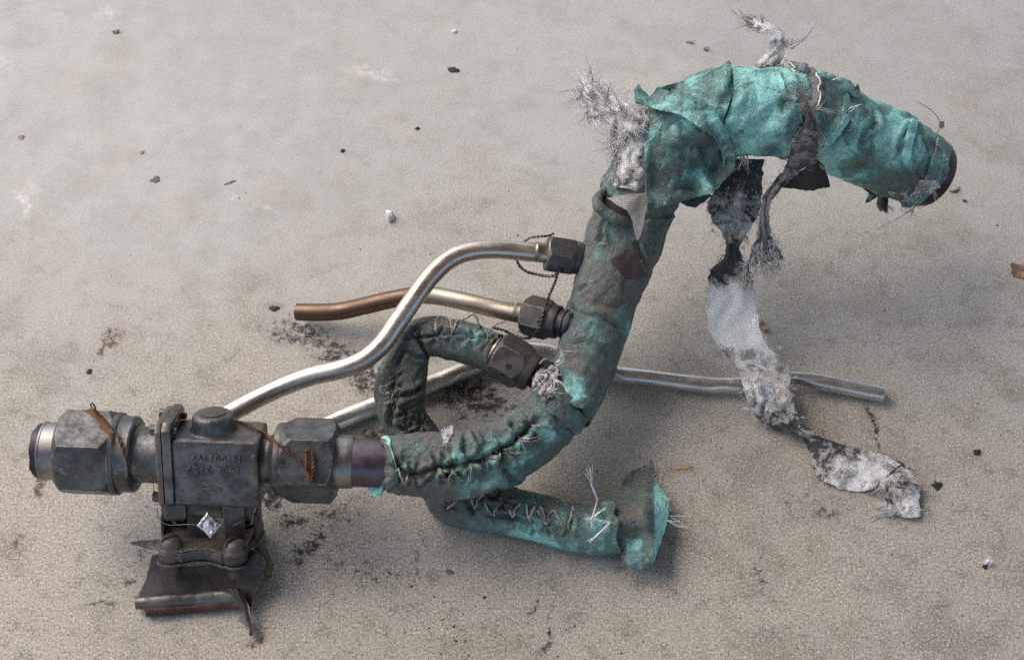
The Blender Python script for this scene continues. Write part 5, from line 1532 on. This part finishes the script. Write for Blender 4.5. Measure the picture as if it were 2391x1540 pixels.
# loose thread tips standing off the branch hose
threads([(spline(np.array([W(*p, h) for p, h in zip(ZL([(1110, 140), (1180, 100), (1235, 62)]), (64, 72, 76))]), 0.001), 0.0006, 0.0010), (spline(np.array([W(*p, h) for p, h in zip(ZL([(1230, 66), (1280, 110), (1298, 190)]), (76, 72, 62))]), 0.001), 0.0005, 0.0005), (spline(np.array([W(*p, h) for p, h in zip(ZL([(1450, 222), (1520, 180), (1600, 150)]), (62, 66, 66))]), 0.001), 0.0005, 0.0003)], M_THREAD, BRO)

# ---- white glass fibre bursting out beside the bend
TU = Skin([(1372, 210, 124, 14), (1402, 236, 124, 28), (1440, 268, 122, 38), (1474, 306, 120, 44), (1490, 350, 116, 46), (1482, 400, 110, 44), (1468, 452, 104, 40)], nseg=64, step=0.0012)
TU.lump(3.0, 60, 71); TU.crease(1.0, 110, 73)
TUO = TU.build('glass_wool_tuft', M_WOOL, ASM)
sheet('woven_lining', Z6([(470, 1010), (560, 980), (640, 1000), (650, 1120), (645, 1260), (600, 1310), (500, 1300), (440, 1270), (480, 1150)]), M_WEB, TUO, bvh=TU.bvh2, off=1.0, noise=3.5, nfreq=0.05, seed=73, rag=8, grid=5, smooth_it=4, attrs={'soot': lambda u, v: 0.46 + 0.2 * math.sin(u * 0.11 + v * 0.07)})
LFT = -RGT
fib = Z6([(150, 610), (230, 600), (300, 560), (360, 570), (420, 620), (200, 680), (260, 740), (330, 690), (400, 700), (350, 800), (430, 780), (500, 760), (560, 800), (620, 830), (450, 860), (520, 900), (600, 900), (680, 880), (700, 800), (420, 930), (390, 1010), (410, 1090), (400, 1180), (440, 990), (520, 950), (470, 1060), (640, 780), (720, 760), (380, 640), (300, 640)])
burst(fib, [120] * 40, LFT * 0.7 + UPV * 0.5 - FWD * 0.6, 18, 18, M_FIB_W, TUO, 0.00024, 0.6, 1.8, bvh=TU.bvh2)
burst(fib, [120] * 40, LFT * 0.5 - FWD * 0.25 - UPV * 0.3, 30, 12, M_FIB_W, TUO, 0.00024, 1.6, 2.6, bvh=TU.bvh2)
burst(fib[:16], [120] * 16, LFT * 0.8 + UPV * 0.6 - FWD * 0.5, 11, 19, M_FIB_B, TUO, 0.00024, 0.6, 1.8, bvh=TU.bvh2)
burst(fib[16:], [120] * 40, LFT - FWD * 0.5, 8, 14, M_FIB_B, TUO, 0.00026, 0.8, 1.3, bvh=TU.bvh2)
burst(Z6([(400, 1000), (380, 1060), (400, 1140), (420, 1220), (440, 1290)]), [105] * 5, LFT - UPV * 0.3, 9, 8, M_FIB_G, TUO, 0.0002, 0.5, bvh=TU.bvh2)
burst(Z6([(650, 1000), (640, 1060), (640, 1120), (640, 1180), (640, 1240)]), [105] * 5, LFT, 5, 5, M_FIB_G, TUO, 0.0002, 0.4, bvh=TU.bvh2)
# fibres at other torn places
burst(Z5([(1480, 520), (1540, 540), (1580, 570), (1500, 600), (1560, 620), (1480, 660), (1530, 700), (1600, 500), (1450, 640)]), [66] * 9, RGT * 0.4 - UPV * 0.4 - FWD * 0.7, 10, 9, M_FIB_W, MFO, 0.00026, 0.9, 1.0)
burst(Z5([(1640, 440), (1680, 400), (1620, 480), (1700, 360), (1730, 60), (1620, 30)]), [75] * 6, -RGT * 0.5 - UPV * 0.3 - FWD * 0.3, 7, 7, M_FIB_G, MFO, 0.00022, 0.8, 1.0, bvh=MB)
sheet('glass_wool_tear', Z5([(1440, 560), (1500, 540), (1580, 500), (1610, 540), (1570, 640), (1550, 740), (1500, 790), (1450, 720), (1400, 680)]), M_GREYWOOL, MFO, height=lambda u, v: 64 + 2 * math.sin(u * 0.4) * math.cos(v * 0.3), noise=5, nfreq=0.08, seed=75, rag=3, grid=4, thick=2.0)
burst(Z7([(830, 335), (880, 320), (1010, 380), (1050, 405)]), [165] * 4, RGT * 0.5 + UPV * 0.9, 3, 12, M_FIB_W, MFO, 0.0003, 0.25, 0.2, bvh=MB)
burst(Z7([(700, 290), (780, 310), (900, 400), (940, 350), (1000, 400)]), [165] * 5, UPV + RGT * 0.3, 5, 3.5, M_FIB_G, MFO, 0.0002, 0.6, 0.5, bvh=MB)
burst(Z7([(1640, 900), (1670, 960), (1680, 1040), (1650, 1110), (1610, 880)]), [80] * 5, RGT * 0.8 + UPV * 0.2, 4, 5, M_FIB_W, MFO, 0.0002, 0.4, 0.4, bvh=MB)
burst(Z7([(1400, 1250), (1460, 1270), (1430, 1330), (1380, 1270)]), [66] * 4, LFT * 0.2 - UPV, 7, 8, M_FIB_G, MFO, 0.00024, 0.9, 0.9)
threads([(spline(np.array([W(*p, h) for p, h in zip(Z7(a), hs)]), 0.001), 0.00035, 0.0002) for a, hs in [([(1480, 1290), (1400, 1350), (1280, 1420), (1150, 1485)], (60, 52, 42, 30)), ([(1540, 710), (1620, 750), (1650, 690), (1640, 620), (1560, 540), (1460, 490)], (92, 90, 96, 102, 106, 108)), ([(1480, 1240), (1450, 1330), (1420, 1390)], (62, 54, 48))]], M_FIB_G, MFO)
sheet('cloth_tatter', Z7([(1650, 650), (1690, 650), (1690, 690), (1660, 705)]), M_CLOTH_LOW, MFO, height=GH(98), noise=2, seed=77, rag=2, grid=4, attrs={'grime': lambda u, v: 0.95})
burst(ZE([(720, 40), (760, 20), (795, 60), (760, 120), (740, 160), (710, 90)]), [80] * 6, UPV * 0.8 + RGT * 0.6 - FWD * 0.4, 14, 5, M_FIB_W, ELO, 0.00022, 0.9, 0.9, bvh=EB)
# stiff white yarn ends on the torn branch end
def yarn(pts, hs, parent, splay=5, tip=4.5, r=0.00028):
    P = spline(np.array([W(*p, h) for p, h in zip(pts, hs)]), 0.001)
    Ls = [(P + RNG.normal(size=3) * 0.0003, r, r) for k in range(3)]
    d = unit(P[-1] - P[-3])
    for k in range(splay):
        q = d + RNG.normal(size=3) * 0.22
        Ls.append((np.array([P[-1] - d * 0.001, P[-1] + unit(q) * tip / 2000, P[-1] + unit(q) * tip / 1000 + RNG.normal(size=3) * 0.0004]), r * 0.8, r * 0.5))
    return strands('yarn_end', Ls, M_FIB_W, parent, sides=5)
yarn(ZS([(1550, 420), (1525, 350), (1490, 270)]), (27, 31, 36), BRO, 7, 10)
yarn(ZS([(1535, 430), (1510, 510), (1490, 590)]), (31, 33, 33), BRO, 3, 3)
yarn(ZS([(1455, 580), (1510, 545), (1570, 500)]), (33, 33, 32), BRO, 4, 3)
yarn(ZS([(1640, 600), (1580, 590), (1530, 580)]), (32, 34, 34), BRO, 6, 8)
yarn(ZS([(1645, 598), (1560, 680), (1520, 720)]), (32, 34, 33), BRO, 5, 5)
burst(ZS([(2125, 570), (2120, 590), (2110, 610)]), [16] * 3, RGT - UPV * 0.3, 3, 15, M_FIB_W, BRO, 0.00032, 0.16, 0.15, name='yarn_end')
burst(ZS([(2030, 250), (2060, 310), (2000, 220)]), [16] * 3, RGT + UPV * 0.8, 3, 11, M_FIB_G, BRO, 0.00026, 0.2, 0.3, name='yarn_end')
burst(ZS([(2115, 420), (2125, 470), (2110, 400)]), [14] * 3, RGT, 3, 4, M_FIB_W, BRO, 0.0002, 0.4, 0.3, name='yarn_end')

# ------------------------------------------------------------------ strips of glass-fibre tape hanging from the wrapping
G1 = 'frayed glass-fibre tape strips hanging from the wrapping'
def strip(rows, mat, label, seed, **kw):
    V, F, uv, soot = ribbon_grid(rows, seed=seed, **kw)
    V2, F2 = thicken(V, F, 0.0007)
    return solo('tape_strip', V2, F2, mat, label, 'cloth strip', G1, sharp=60, uv=np.vstack([uv, uv]), attrs={'soot': np.r_[soot, soot]})
R1 = [(1708, 372, 90, 1782, 372, 90, 0.85), (1680, 430, 84, 1780, 418, 84, 0.80), (1656, 470, 78, 1778, 462, 78, 0.66), (1664, 515, 72, 1764, 515, 72, 0.5), (1690, 553, 66, 1740, 553, 66, 0.45), (1697, 578, 62, 1724, 578, 62, 0.8), (1690, 602, 60, 1732, 602, 60, 0.95), (1664, 626, 57, 1749, 626, 57, 0.92), (1654, 660, 53, 1757, 658, 53, 0.55), (1649, 700, 47, 1762, 700, 47, 0.12), (1650, 745, 40, 1770, 748, 40, 0.04),
      (1660, 782, 33, 1784, 797, 35, 0.12), (1690, 822, 28, 1822, 838, 29, 0.55), (1720, 858, 24, 1840, 862, 25, 0.42), (1734, 890, 20, 1846, 890, 22, 0.40), (1742, 922, 18, 1846, 915, 20, 0.5), (1752, 952, 13, 1850, 945, 16, 0.55), (1772, 978, 8, 1862, 972, 13, 0.7), (1800, 996, 4, 1880, 992, 14, 0.85), (1838, 1003, 1.5, 1900, 1006, 16, 0.6)]
def edge_fuzz(rows, mat, parent, n=4, length=2.6, gap=9.0):
    for side in (0, 3):
        c = spline(np.array([list(W(r[side], r[side + 1], r[side + 2])) + list(W(r[3 - side], r[4 - side], r[5 - side])) for r in rows]), gap * 0.00027)
        sp = [(q[:3], unit(q[:3] - q[3:6]) + 0.3 * RNG.normal(size=3)) for q in c]
        fringe('loose_fibre', sp, mat, parent, n, length, 0.6, 0.00017, 0.9)
S1 = strip(R1, M_WEB, 'longest sooty white tape strip hanging down across the steel tube to the floor', 81, bow=1.2, noise=2.4, across=34, edge=1.5, freq=75, pleat=1.1)
ORG[0] = np.array(S1.location)
edge_fuzz(R1[:10], M_FIB_G, S1); edge_fuzz(R1[9:18], M_FIB_W, S1, 5)
R1b = [(1838, 1003, 1.5, 1900, 1006, 16, 0.6), (1872, 1012, 1.5, 1918, 1016, 15, 0.8), (1890, 1040, 1.5, 1940, 1028, 13, 0.8), (1896, 1082, 2, 1965, 1036, 11, 0.72), (1916, 1118, 2, 1996, 1044, 9, 0.58), (1960, 1138, 2, 2034, 1056, 8, 0.52), (2000, 1146, 2, 2070, 1066, 7, 0.38), (2032, 1144, 2, 2102, 1084, 6, 0.5)]
ribbon('trailing_end', R1b, M_WEB, S1, bow=2, noise=2.4, seed=83, across=30, edge=1.2, pleat=1.8)
edge_fuzz(R1b, M_FIB_G, S1)
R1c = [(2034, 1130, 3, 2106, 1090, 5, 0.5), (2070, 1140, 5, 2130, 1106, 6, 0.55), (2066, 1165, 5, 2148, 1140, 6, 0.62), (2058, 1188, 3, 2146, 1166, 4, 0.5), (2090, 1200, 2, 2150, 1190, 4, 0.5), (2118, 1208, 1.5, 2148, 1206, 2.5, 0.45)]
ribbon('frayed_tip', R1c, M_WEB, S1, bow=2, noise=2.0, seed=84, across=16, edge=2)
sp = [(W(u, v, 3), RGT * 0.6 - UPV * 0.3) for u, v in [(2140, 1125), (2150, 1150), (2152, 1175), (2120, 1090), (2150, 1195)]]
fringe('loose_fibre', sp, M_FIB_G, S1, 12, 9, 0.7, 0.00022, 0.6)
sp = [(W(u, v, 8), -RGT * 0.3 - UPV * 0.8) for u, v in [(2050, 1130), (2065, 1128), (2080, 1120), (2100, 1105), (2090, 1112)]]
fringe('loose_fibre', sp, M_FIB_W, S1, 6, 12, 0.35, 0.00034, 0.4)
sp = [(W(u, v, 3), -RGT + UPV * 0.15) for u, v in [(2075, 1185), (2070, 1192), (2085, 1198), (2095, 1190)]]
fringe('loose_fibre', sp, M_FIB_W, S1, 12, 13, 0.14, 0.00034, 0.2)
for (k0, k1) in ((5, 8), (2, 5)):
    sp = []
    for r in R1[k0:k1]:
        sp += [(W(r[0], r[1], r[2]), -RGT - UPV * 0.4), (W(r[3], r[4], r[5]), RGT - UPV * 0.4)]
    fringe('loose_fibre', sp, M_FIB_G, S1, 6, 6, 0.7, 0.0002, 0.7)
fringe('loose_fibre', [(W(u, v, h), -UPV + RGT * s) for u, v, h, s in [(1700, 550, 66, -.3), (1720, 553, 66, 0), (1670, 530, 70, -.3), (1735, 550, 66, .3), (1710, 570, 63, 0), (1690, 600, 60, -.5), (1730, 600, 60, .5)]], M_FIB_G, S1, 7, 11, 0.4, 0.00024, 0.8)
sp = []
for u, v, h in [(1700, 840, 26), (1714, 862, 24), (1730, 890, 20), (1738, 920, 18), (1746, 950, 13), (1765, 975, 8), (1790, 992, 5), (1690, 820, 28)]:
    sp.append((W(u, v, h), -RGT - UPV * 0.2))
fringe('loose_fibre', sp, M_FIB_W, S1, 8, 2.6, 0.5, 0.0002, 0.3)
mesh('amber_crumb', *chip(2120, 1205, 7, 1.6, 5, 1.0, 0.4, 2.5), plain('amber_scrap', S(188, 112, 34), 0.5), S1)

R2 = [(p[0], p[1], h, q[0], q[1], h, s) for p, q, h, s in zip(Z7([(540, 500), (590, 545), (620, 640), (520, 800), (480, 950), (400, 1080), (310, 1200), (280, 1320), (240, 1450), (245, 1500)]), Z7([(600, 450), (660, 530), (700, 660), (715, 850), (660, 965), (500, 1080), (400, 1180), (330, 1300), (330, 1400), (335, 1480)]), (174, 173, 168, 150, 134, 118, 108, 98, 88, 84), (0.7, 0.75, 0.8, 0.75, 0.7, 0.75, 0.7, 0.5, 0.35, 0.3))]
R2 += [(1766, 556, 76, 1803, 552, 77, 0.4), (1757, 582, 71, 1812, 572, 72, 0.3), (1748, 606, 66, 1824, 590, 68, 0.25), (1748, 622, 63, 1828, 604, 65, 0.2)]
S2 = strip(R2, M_WEB_D, 'dark grey charred tape strip knotted round the turquoise wrapping, ending in a tassel', 85, bow=1.6, noise=2.0, across=26, pleat=2.0, edge=1.2)
ORG[0] = np.array(S2.location)
fringe('loose_fibre', [(W(u, v, h), -UPV + RGT * s) for u, v, h, s in [(1742, 622, 64, -.5), (1760, 630, 62, -.3), (1780, 628, 62, 0), (1800, 622, 62, .2), (1820, 615, 64, .4), (1838, 608, 66, .8)]], M_FIB_W, S2, 16, 13, 0.35, 0.00022, 0.6)
sp = [(W(random.uniform(1758, 1815), v, 76 - (v - 550) * 0.12) - FWD * 0.002, -UPV + RGT * random.uniform(-0.4, 0.5)) for v in (556, 566, 576, 586, 596, 604, 610, 616) for k in range(4)]
fringe('loose_fibre', sp, M_FIB_W, S2, 6, 11, 0.3, 0.00024, 0.8)
fringe('loose_fibre', sp[8:], M_FIB_G, S2, 5, 13, 0.35, 0.00024, 0.8)
sp = [(W(*p, 172), d) for p, d in zip(Z7([(560, 520), (600, 500), (640, 470), (560, 500), (690, 560), (720, 560)]), [-RGT - UPV * .2, -RGT + UPV * .3, -RGT * .5 + UPV, -RGT, RGT + UPV * .3, RGT - UPV * .3])]
fringe('loose_fibre', sp, M_FIB_G, S2, 9, 13, 0.35, 0.00024, 0.4)
fringe('loose_fibre', [(W(*p, h), RGT * 0.7 - UPV * 0.7) for p, h in zip(Z7([(700, 700), (705, 800), (715, 880), (720, 940), (760, 980)]), (160, 150, 142, 136, 130))], M_FIB_G, S2, 6, 8, 0.4, 0.0002, 0.6)
edge_fuzz(R2[2:], M_FIB_G, S2)
# the turn of tape that runs round the raised wrapping
ring = pickline(MB, Z7([(490, 215), (560, 240), (640, 280), (690, 350), (705, 430), (690, 520), (660, 560)]), 3, 0.002)
sidev = unit(np.cross(unit(np.gradient(ring, axis=0)), -FWD))
wd = np.interp(np.linspace(0, 1, len(ring)), [0, 0.3, 0.6, 1], [0.0010, 0.0034, 0.0030, 0.0036])
gr = ring[:, None] + sidev[:, None] * (np.linspace(-1, 1, 9)[None, :, None] * wd[:, None, None]) - FWD * (0.0012 * np.cos(np.linspace(-1.6, 1.6, 9)))[None, :, None]
gv, gfz = thicken(gr.reshape(-1, 3), grid_faces(len(ring), 9, False), 0.0007)
uvr = np.stack([np.tile(np.linspace(-6, 6, 9), len(ring)), np.repeat(np.arange(len(ring)) * 1.0, 9)], 1)
mesh('tape_turn', gv, gfz, M_WEB_D, S2, sharp=60, uv=np.vstack([uvr, uvr]), attrs={'soot': np.full(len(gv), 0.55)})
threads([(pickline(MB, Z7([(690, 310), (712, 370), (710, 450), (695, 540)]), 3, 0.004), 0.0006, 0.0005), (pickline(MB, Z7([(485, 220), (530, 270), (570, 310)]), 3, 0.003), 0.0005, 0.0004)], M_FIB_W, S2)

sheet('tape_strip', Z7([(440, 1150), (500, 1090), (600, 1020), (700, 930), (730, 950), (765, 1010), (790, 1080), (810, 1150), (720, 1165), (640, 1185), (560, 1165)]), M_CHAR_SHADE, None, height=lambda u, v: 132 - (v - 373) * 0.22 - abs(u - 1905) * 0.10, noise=3.0, nfreq=0.03, seed=88, rag=3, grid=6, thick=0.9,
      solo_args=('burnt black scrap of cloth hanging under the raised wrapping behind the dark strip', 'cloth strip', G1))

R4 = [(p[0], p[1], h, q[0], q[1], h, s) for p, q, h, s in zip(Z6([(1370, 480), (1420, 430), (1480, 370), (1500, 300), (1505, 245), (1470, 215), (1410, 190), (1375, 160)]), Z6([(1590, 450), (1610, 400), (1622, 350), (1632, 290), (1600, 250), (1555, 200), (1490, 170), (1400, 145)]), (150, 152, 154, 156, 158, 160, 160, 160), (0.55, 0.45, 0.35, 0.5, 0.35, 0.3, 0.3, 0.3))]
S4 = strip(R4, M_WEB, 'short frayed grey tape tail sticking up from the top of the raised wrapping', 91, bow=2.0, noise=1.6, across=22, pleat=1.6, edge=1.0)
ORG[0] = np.array(S4.location)
fringe('loose_fibre', [(W(*p, 160), -RGT * 0.9 + UPV * 0.5) for p in Z6([(1380, 160), (1400, 170), (1420, 190), (1440, 160), (1470, 190)])], M_FIB_G, S4, 10, 13, 0.45, 0.00028, 0.7)
fringe('loose_fibre', [(W(*p, 160), -UPV * 0.7 + RGT * 0.4) for p in Z6([(1430, 220), (1480, 220), (1530, 200), (1560, 210)])], M_FIB_W, S4, 9, 9, 0.5, 0.00028, 0.8)
fringe('loose_fibre', [(W(*p, 158), RGT + UPV * 0.6) for p in Z6([(1620, 300), (1630, 330), (1640, 300)])], M_FIB_G, S4, 4, 20, 0.18, 0.00026, 0.3)
threads([(spline(np.array([W(*p, 160) for p in a]), 0.001), 0.0004, 0.00022) for a in (Z6([(1400, 165), (1320, 130), (1235, 65)]), Z6([(1320, 120), (1305, 60), (1290, 5)]), Z6([(1400, 150), (1395, 100), (1345, 60)]), Z6([(1440, 165), (1465, 115), (1485, 160)]), Z6([(1640, 310), (1740, 260), (1825, 155)]))], M_FIB_G, S4)
fringe('loose_fibre', [(W(*p, 152), RGT * 0.6 - UPV * 0.3) for p in Z6([(1580, 440), (1600, 400), (1550, 450)])], M_FIB_W, S4, 6, 7, 0.4, 0.00022, 0.4)

# small white tassel under the raised run
ORG[0] = np.array(ASM.location)
burst(Z7([(140, 880), (148, 885), (154, 880)]), [112] * 3, -UPV, 8, 12, M_FIB_W, MFO, 0.0003, 0.12, 0.15, name='yarn_end')

# ------------------------------------------------------------------ the loose steel tube on the floor
ORG[0] = np.zeros(3)
TL, cl_ = None, None
c = spline(to_world([(735, 1006, 7, 23), (790, 981, 7, 23), (880, 945, 7, 23), (990, 902, 7, 23), (1080, 866, 7, 23), (1140, 840, 7, 22.5), (1200, 822, 7, 22.5), (1260, 820, 7, 22), (1320, 834, 7, 21.5), (1380, 860, 7, 21), (1430, 872, 7, 20.5), (1520, 883, 7, 20.5), (1600, 893, 7, 20.5), (1680, 900, 7.2, 20.5), (1730, 898, 7.4, 20.5), (1780, 888, 8, 20), (1830, 884, 8.4, 19.5), (1880, 886, 8, 19), (1940, 896, 7, 19.5), (2010, 910, 6.4, 19.5), (2062, 920, 6, 19)]), 0.0016)
V, rad, T = sweep(c[:, :3], c[:, 3], 48)
V = V + rad * (0.00025 * fbm(V.reshape(-1, 3) * 40, 13, 3)).reshape(V.shape[:2])[..., None]
for (u, v, dep, wdt) in ((1858, 905, 0.0040, 0.0075), (1690, 918, 0.0012, 0.006), (1020, 888, 0.0012, 0.004), (1080, 880, 0.0010, 0.004), (1436, 885, 0.0015, 0.003)):
    p = W(u, v, 9)
    d2 = np.linalg.norm(V - p, axis=2)
    V = V - rad * (dep * np.exp(-(d2 / wdt) ** 2))[..., None]
k = -1
rings = [V, np.array([c[k, :3] + (V[k] - c[k, :3]) * f + T[k] * o for f, o in ((0.96, 0.0003), (0.84, 0.0002), (0.82, -0.01), (0.02, -0.01))])]
A = np.concatenate(rings)
A[..., 2] = np.maximum(A[..., 2], 0.0005)
solo('steel_tube', A.reshape(-1, 3), grid_faces(A.shape[0], 48, True), M_TUBE_L, 'long bent bright steel tube with a pinched kink, lying on the floor beneath the wreck', 'tube', sharp=45)

# ------------------------------------------------------------------ litter on the slab
GL = 'scraps lying on the concrete'
def litter(name, u, v, size, thick, seed, mat, label, cat, elong=1.0, rot=0.0, bend=0.0, lift=0.0):
    V, F = chip(u, v, size * 0.92, thick * (0.55 if mat not in (M_WHITE,) else 1.0), seed, elong, rot, lift, bend)
    return solo(name, V, F, mat, label, cat, GL, sharp=50)
litter('leaf_scrap', 270, 76, 7, 1.6, 1, M_LEAF, 'orange-brown leaf scrap alone near the upper left corner', 'leaf scrap', 1.3, 0.2, 1)
litter('leaf_scrap', 2382, 634, 21, 1.2, 2, M_LEAF, 'brown dry leaf cut by the right edge', 'leaf', 1.3, -0.6, 2.0)
litter('leaf_scrap', 1782, 762, 11, 2.0, 3, M_TAN, 'tan leaf crumb beside the white part of the long tape strip', 'leaf scrap', 1.4, -0.8, 1.5)
litter('leaf_scrap', 50, 321, 7, 1.0, 4, M_TAN, 'small pale tan scrap near the left edge, above the white scratch', 'leaf scrap', 1.2, 0.3)
litter('leaf_scrap', 332, 356, 6, 0.9, 5, M_TAN, 'tiny tan crumb just above the grey flake on bare concrete', 'leaf scrap', 1.1, 0.6)
litter('soot_flake', 1061, 164, 10, 1.4, 6, M_BLACK, 'pointed black sliver lying alone at the top middle', 'flake', 1.2, -0.4)
litter('soot_flake', 364, 420, 10, 1.0, 7, M_GREYF, 'dark grey leaf-shaped flake on bare concrete at the left', 'flake', 1.3, 0.1)
litter('wood_splinter', 537, 426, 4, 1.0, 8, M_TAN, 'thin brown splinter right of the dark grey leaf-shaped flake', 'splinter', 3.6, 0.45)
litter('shell_chip', 909, 509, 13, 5.0, 9, M_WHITE, 'white shell chip on bare concrete above the brown tube', 'shell chip', 0.8, 0.5, 0.0)
litter('white_crumb', 2308, 1315, 8, 3.6, 10, M_WHITE, 'bright white crumb with a black speck, lower right', 'crumb', 0.85, 0.9)
litter('white_crumb', 1060, 75, 5, 1.6, 11, M_WHITE, 'small white dot of debris near the top edge above the black sliver', 'crumb')
litter('soot_flake', 2299, 1323, 6, 1.2, 12, M_BLACK, 'tiny black crumb touching the bright white crumb at lower right', 'flake')
litter('soot_flake', 2281, 1056, 8, 2.2, 13, M_BLACK, 'round black crumb at right, above the ragged black flake', 'flake')
litter('soot_flake', 2188, 1134, 13, 1.4, 14, M_BLACK, 'ragged black flake just right of the frayed end of the tape', 'flake', 0.85, -0.8)
litter('straw_piece', 1594, 1092, 4.5, 1.2, 15, M_STRAW, 'pale yellow straw by the flared end of the lower turquoise hose', 'straw', 6.0, 0.2, 0.0)
litter('soot_flake', 1050, 1335, 8, 0.9, 16, M_GREYF, 'small flat grey flake below the lower turquoise hose', 'flake', 0.9, 0.9)
litter('soot_flake', 800, 352, 6, 1.4, 17, M_BLACK, 'small black crumb in the open concrete above the white shell chip', 'flake')
litter('soot_flake', 208, 868, 7, 1.6, 18, M_BLACK, 'black crumb on the concrete above the left union nut', 'flake')
litter('soot_flake', 640, 720, 8, 1.0, 19, M_BLACK, 'black flake just left of the cut end of the brown tube', 'flake', 1.3, 0.1)
litter('soot_flake', 2100, 1082, 8, 1.2, 20, M_BLACK, 'black flake tucked against the upper edge of the trailing tape end', 'flake', 1.5, -0.2)
litter('soot_flake', 974, 300, 5, 1.2, 21, M_BLACK, 'small black crumb between the black sliver and the shell chip', 'flake')
# fine grit nobody would count
parts = []
for k in range(300):
    u, v = RNG.uniform(-40, 2430), RNG.uniform(10, 1560)
    if k % 3 == 0:
        u, v = random.choice([(700, 770), (800, 840), (1110, 930), (650, 1165), (740, 1260), (860, 880)])
        u += RNG.normal() * 60; v += RNG.normal() * 40
    sz = RNG.uniform(0.7, 1.8) if k % 12 else RNG.uniform(1.8, 2.8)
    V, F = chip(u, v, sz, sz * 0.16, k, RNG.uniform(0.7, 1.6), RNG.uniform(0, 3))
    V[:, 2] *= 0.6
    parts.append((V, F))
V, F = join(parts)
o = mesh('grit', V, F, M_BLACK, smooth=True)
o['kind'] = 'stuff'
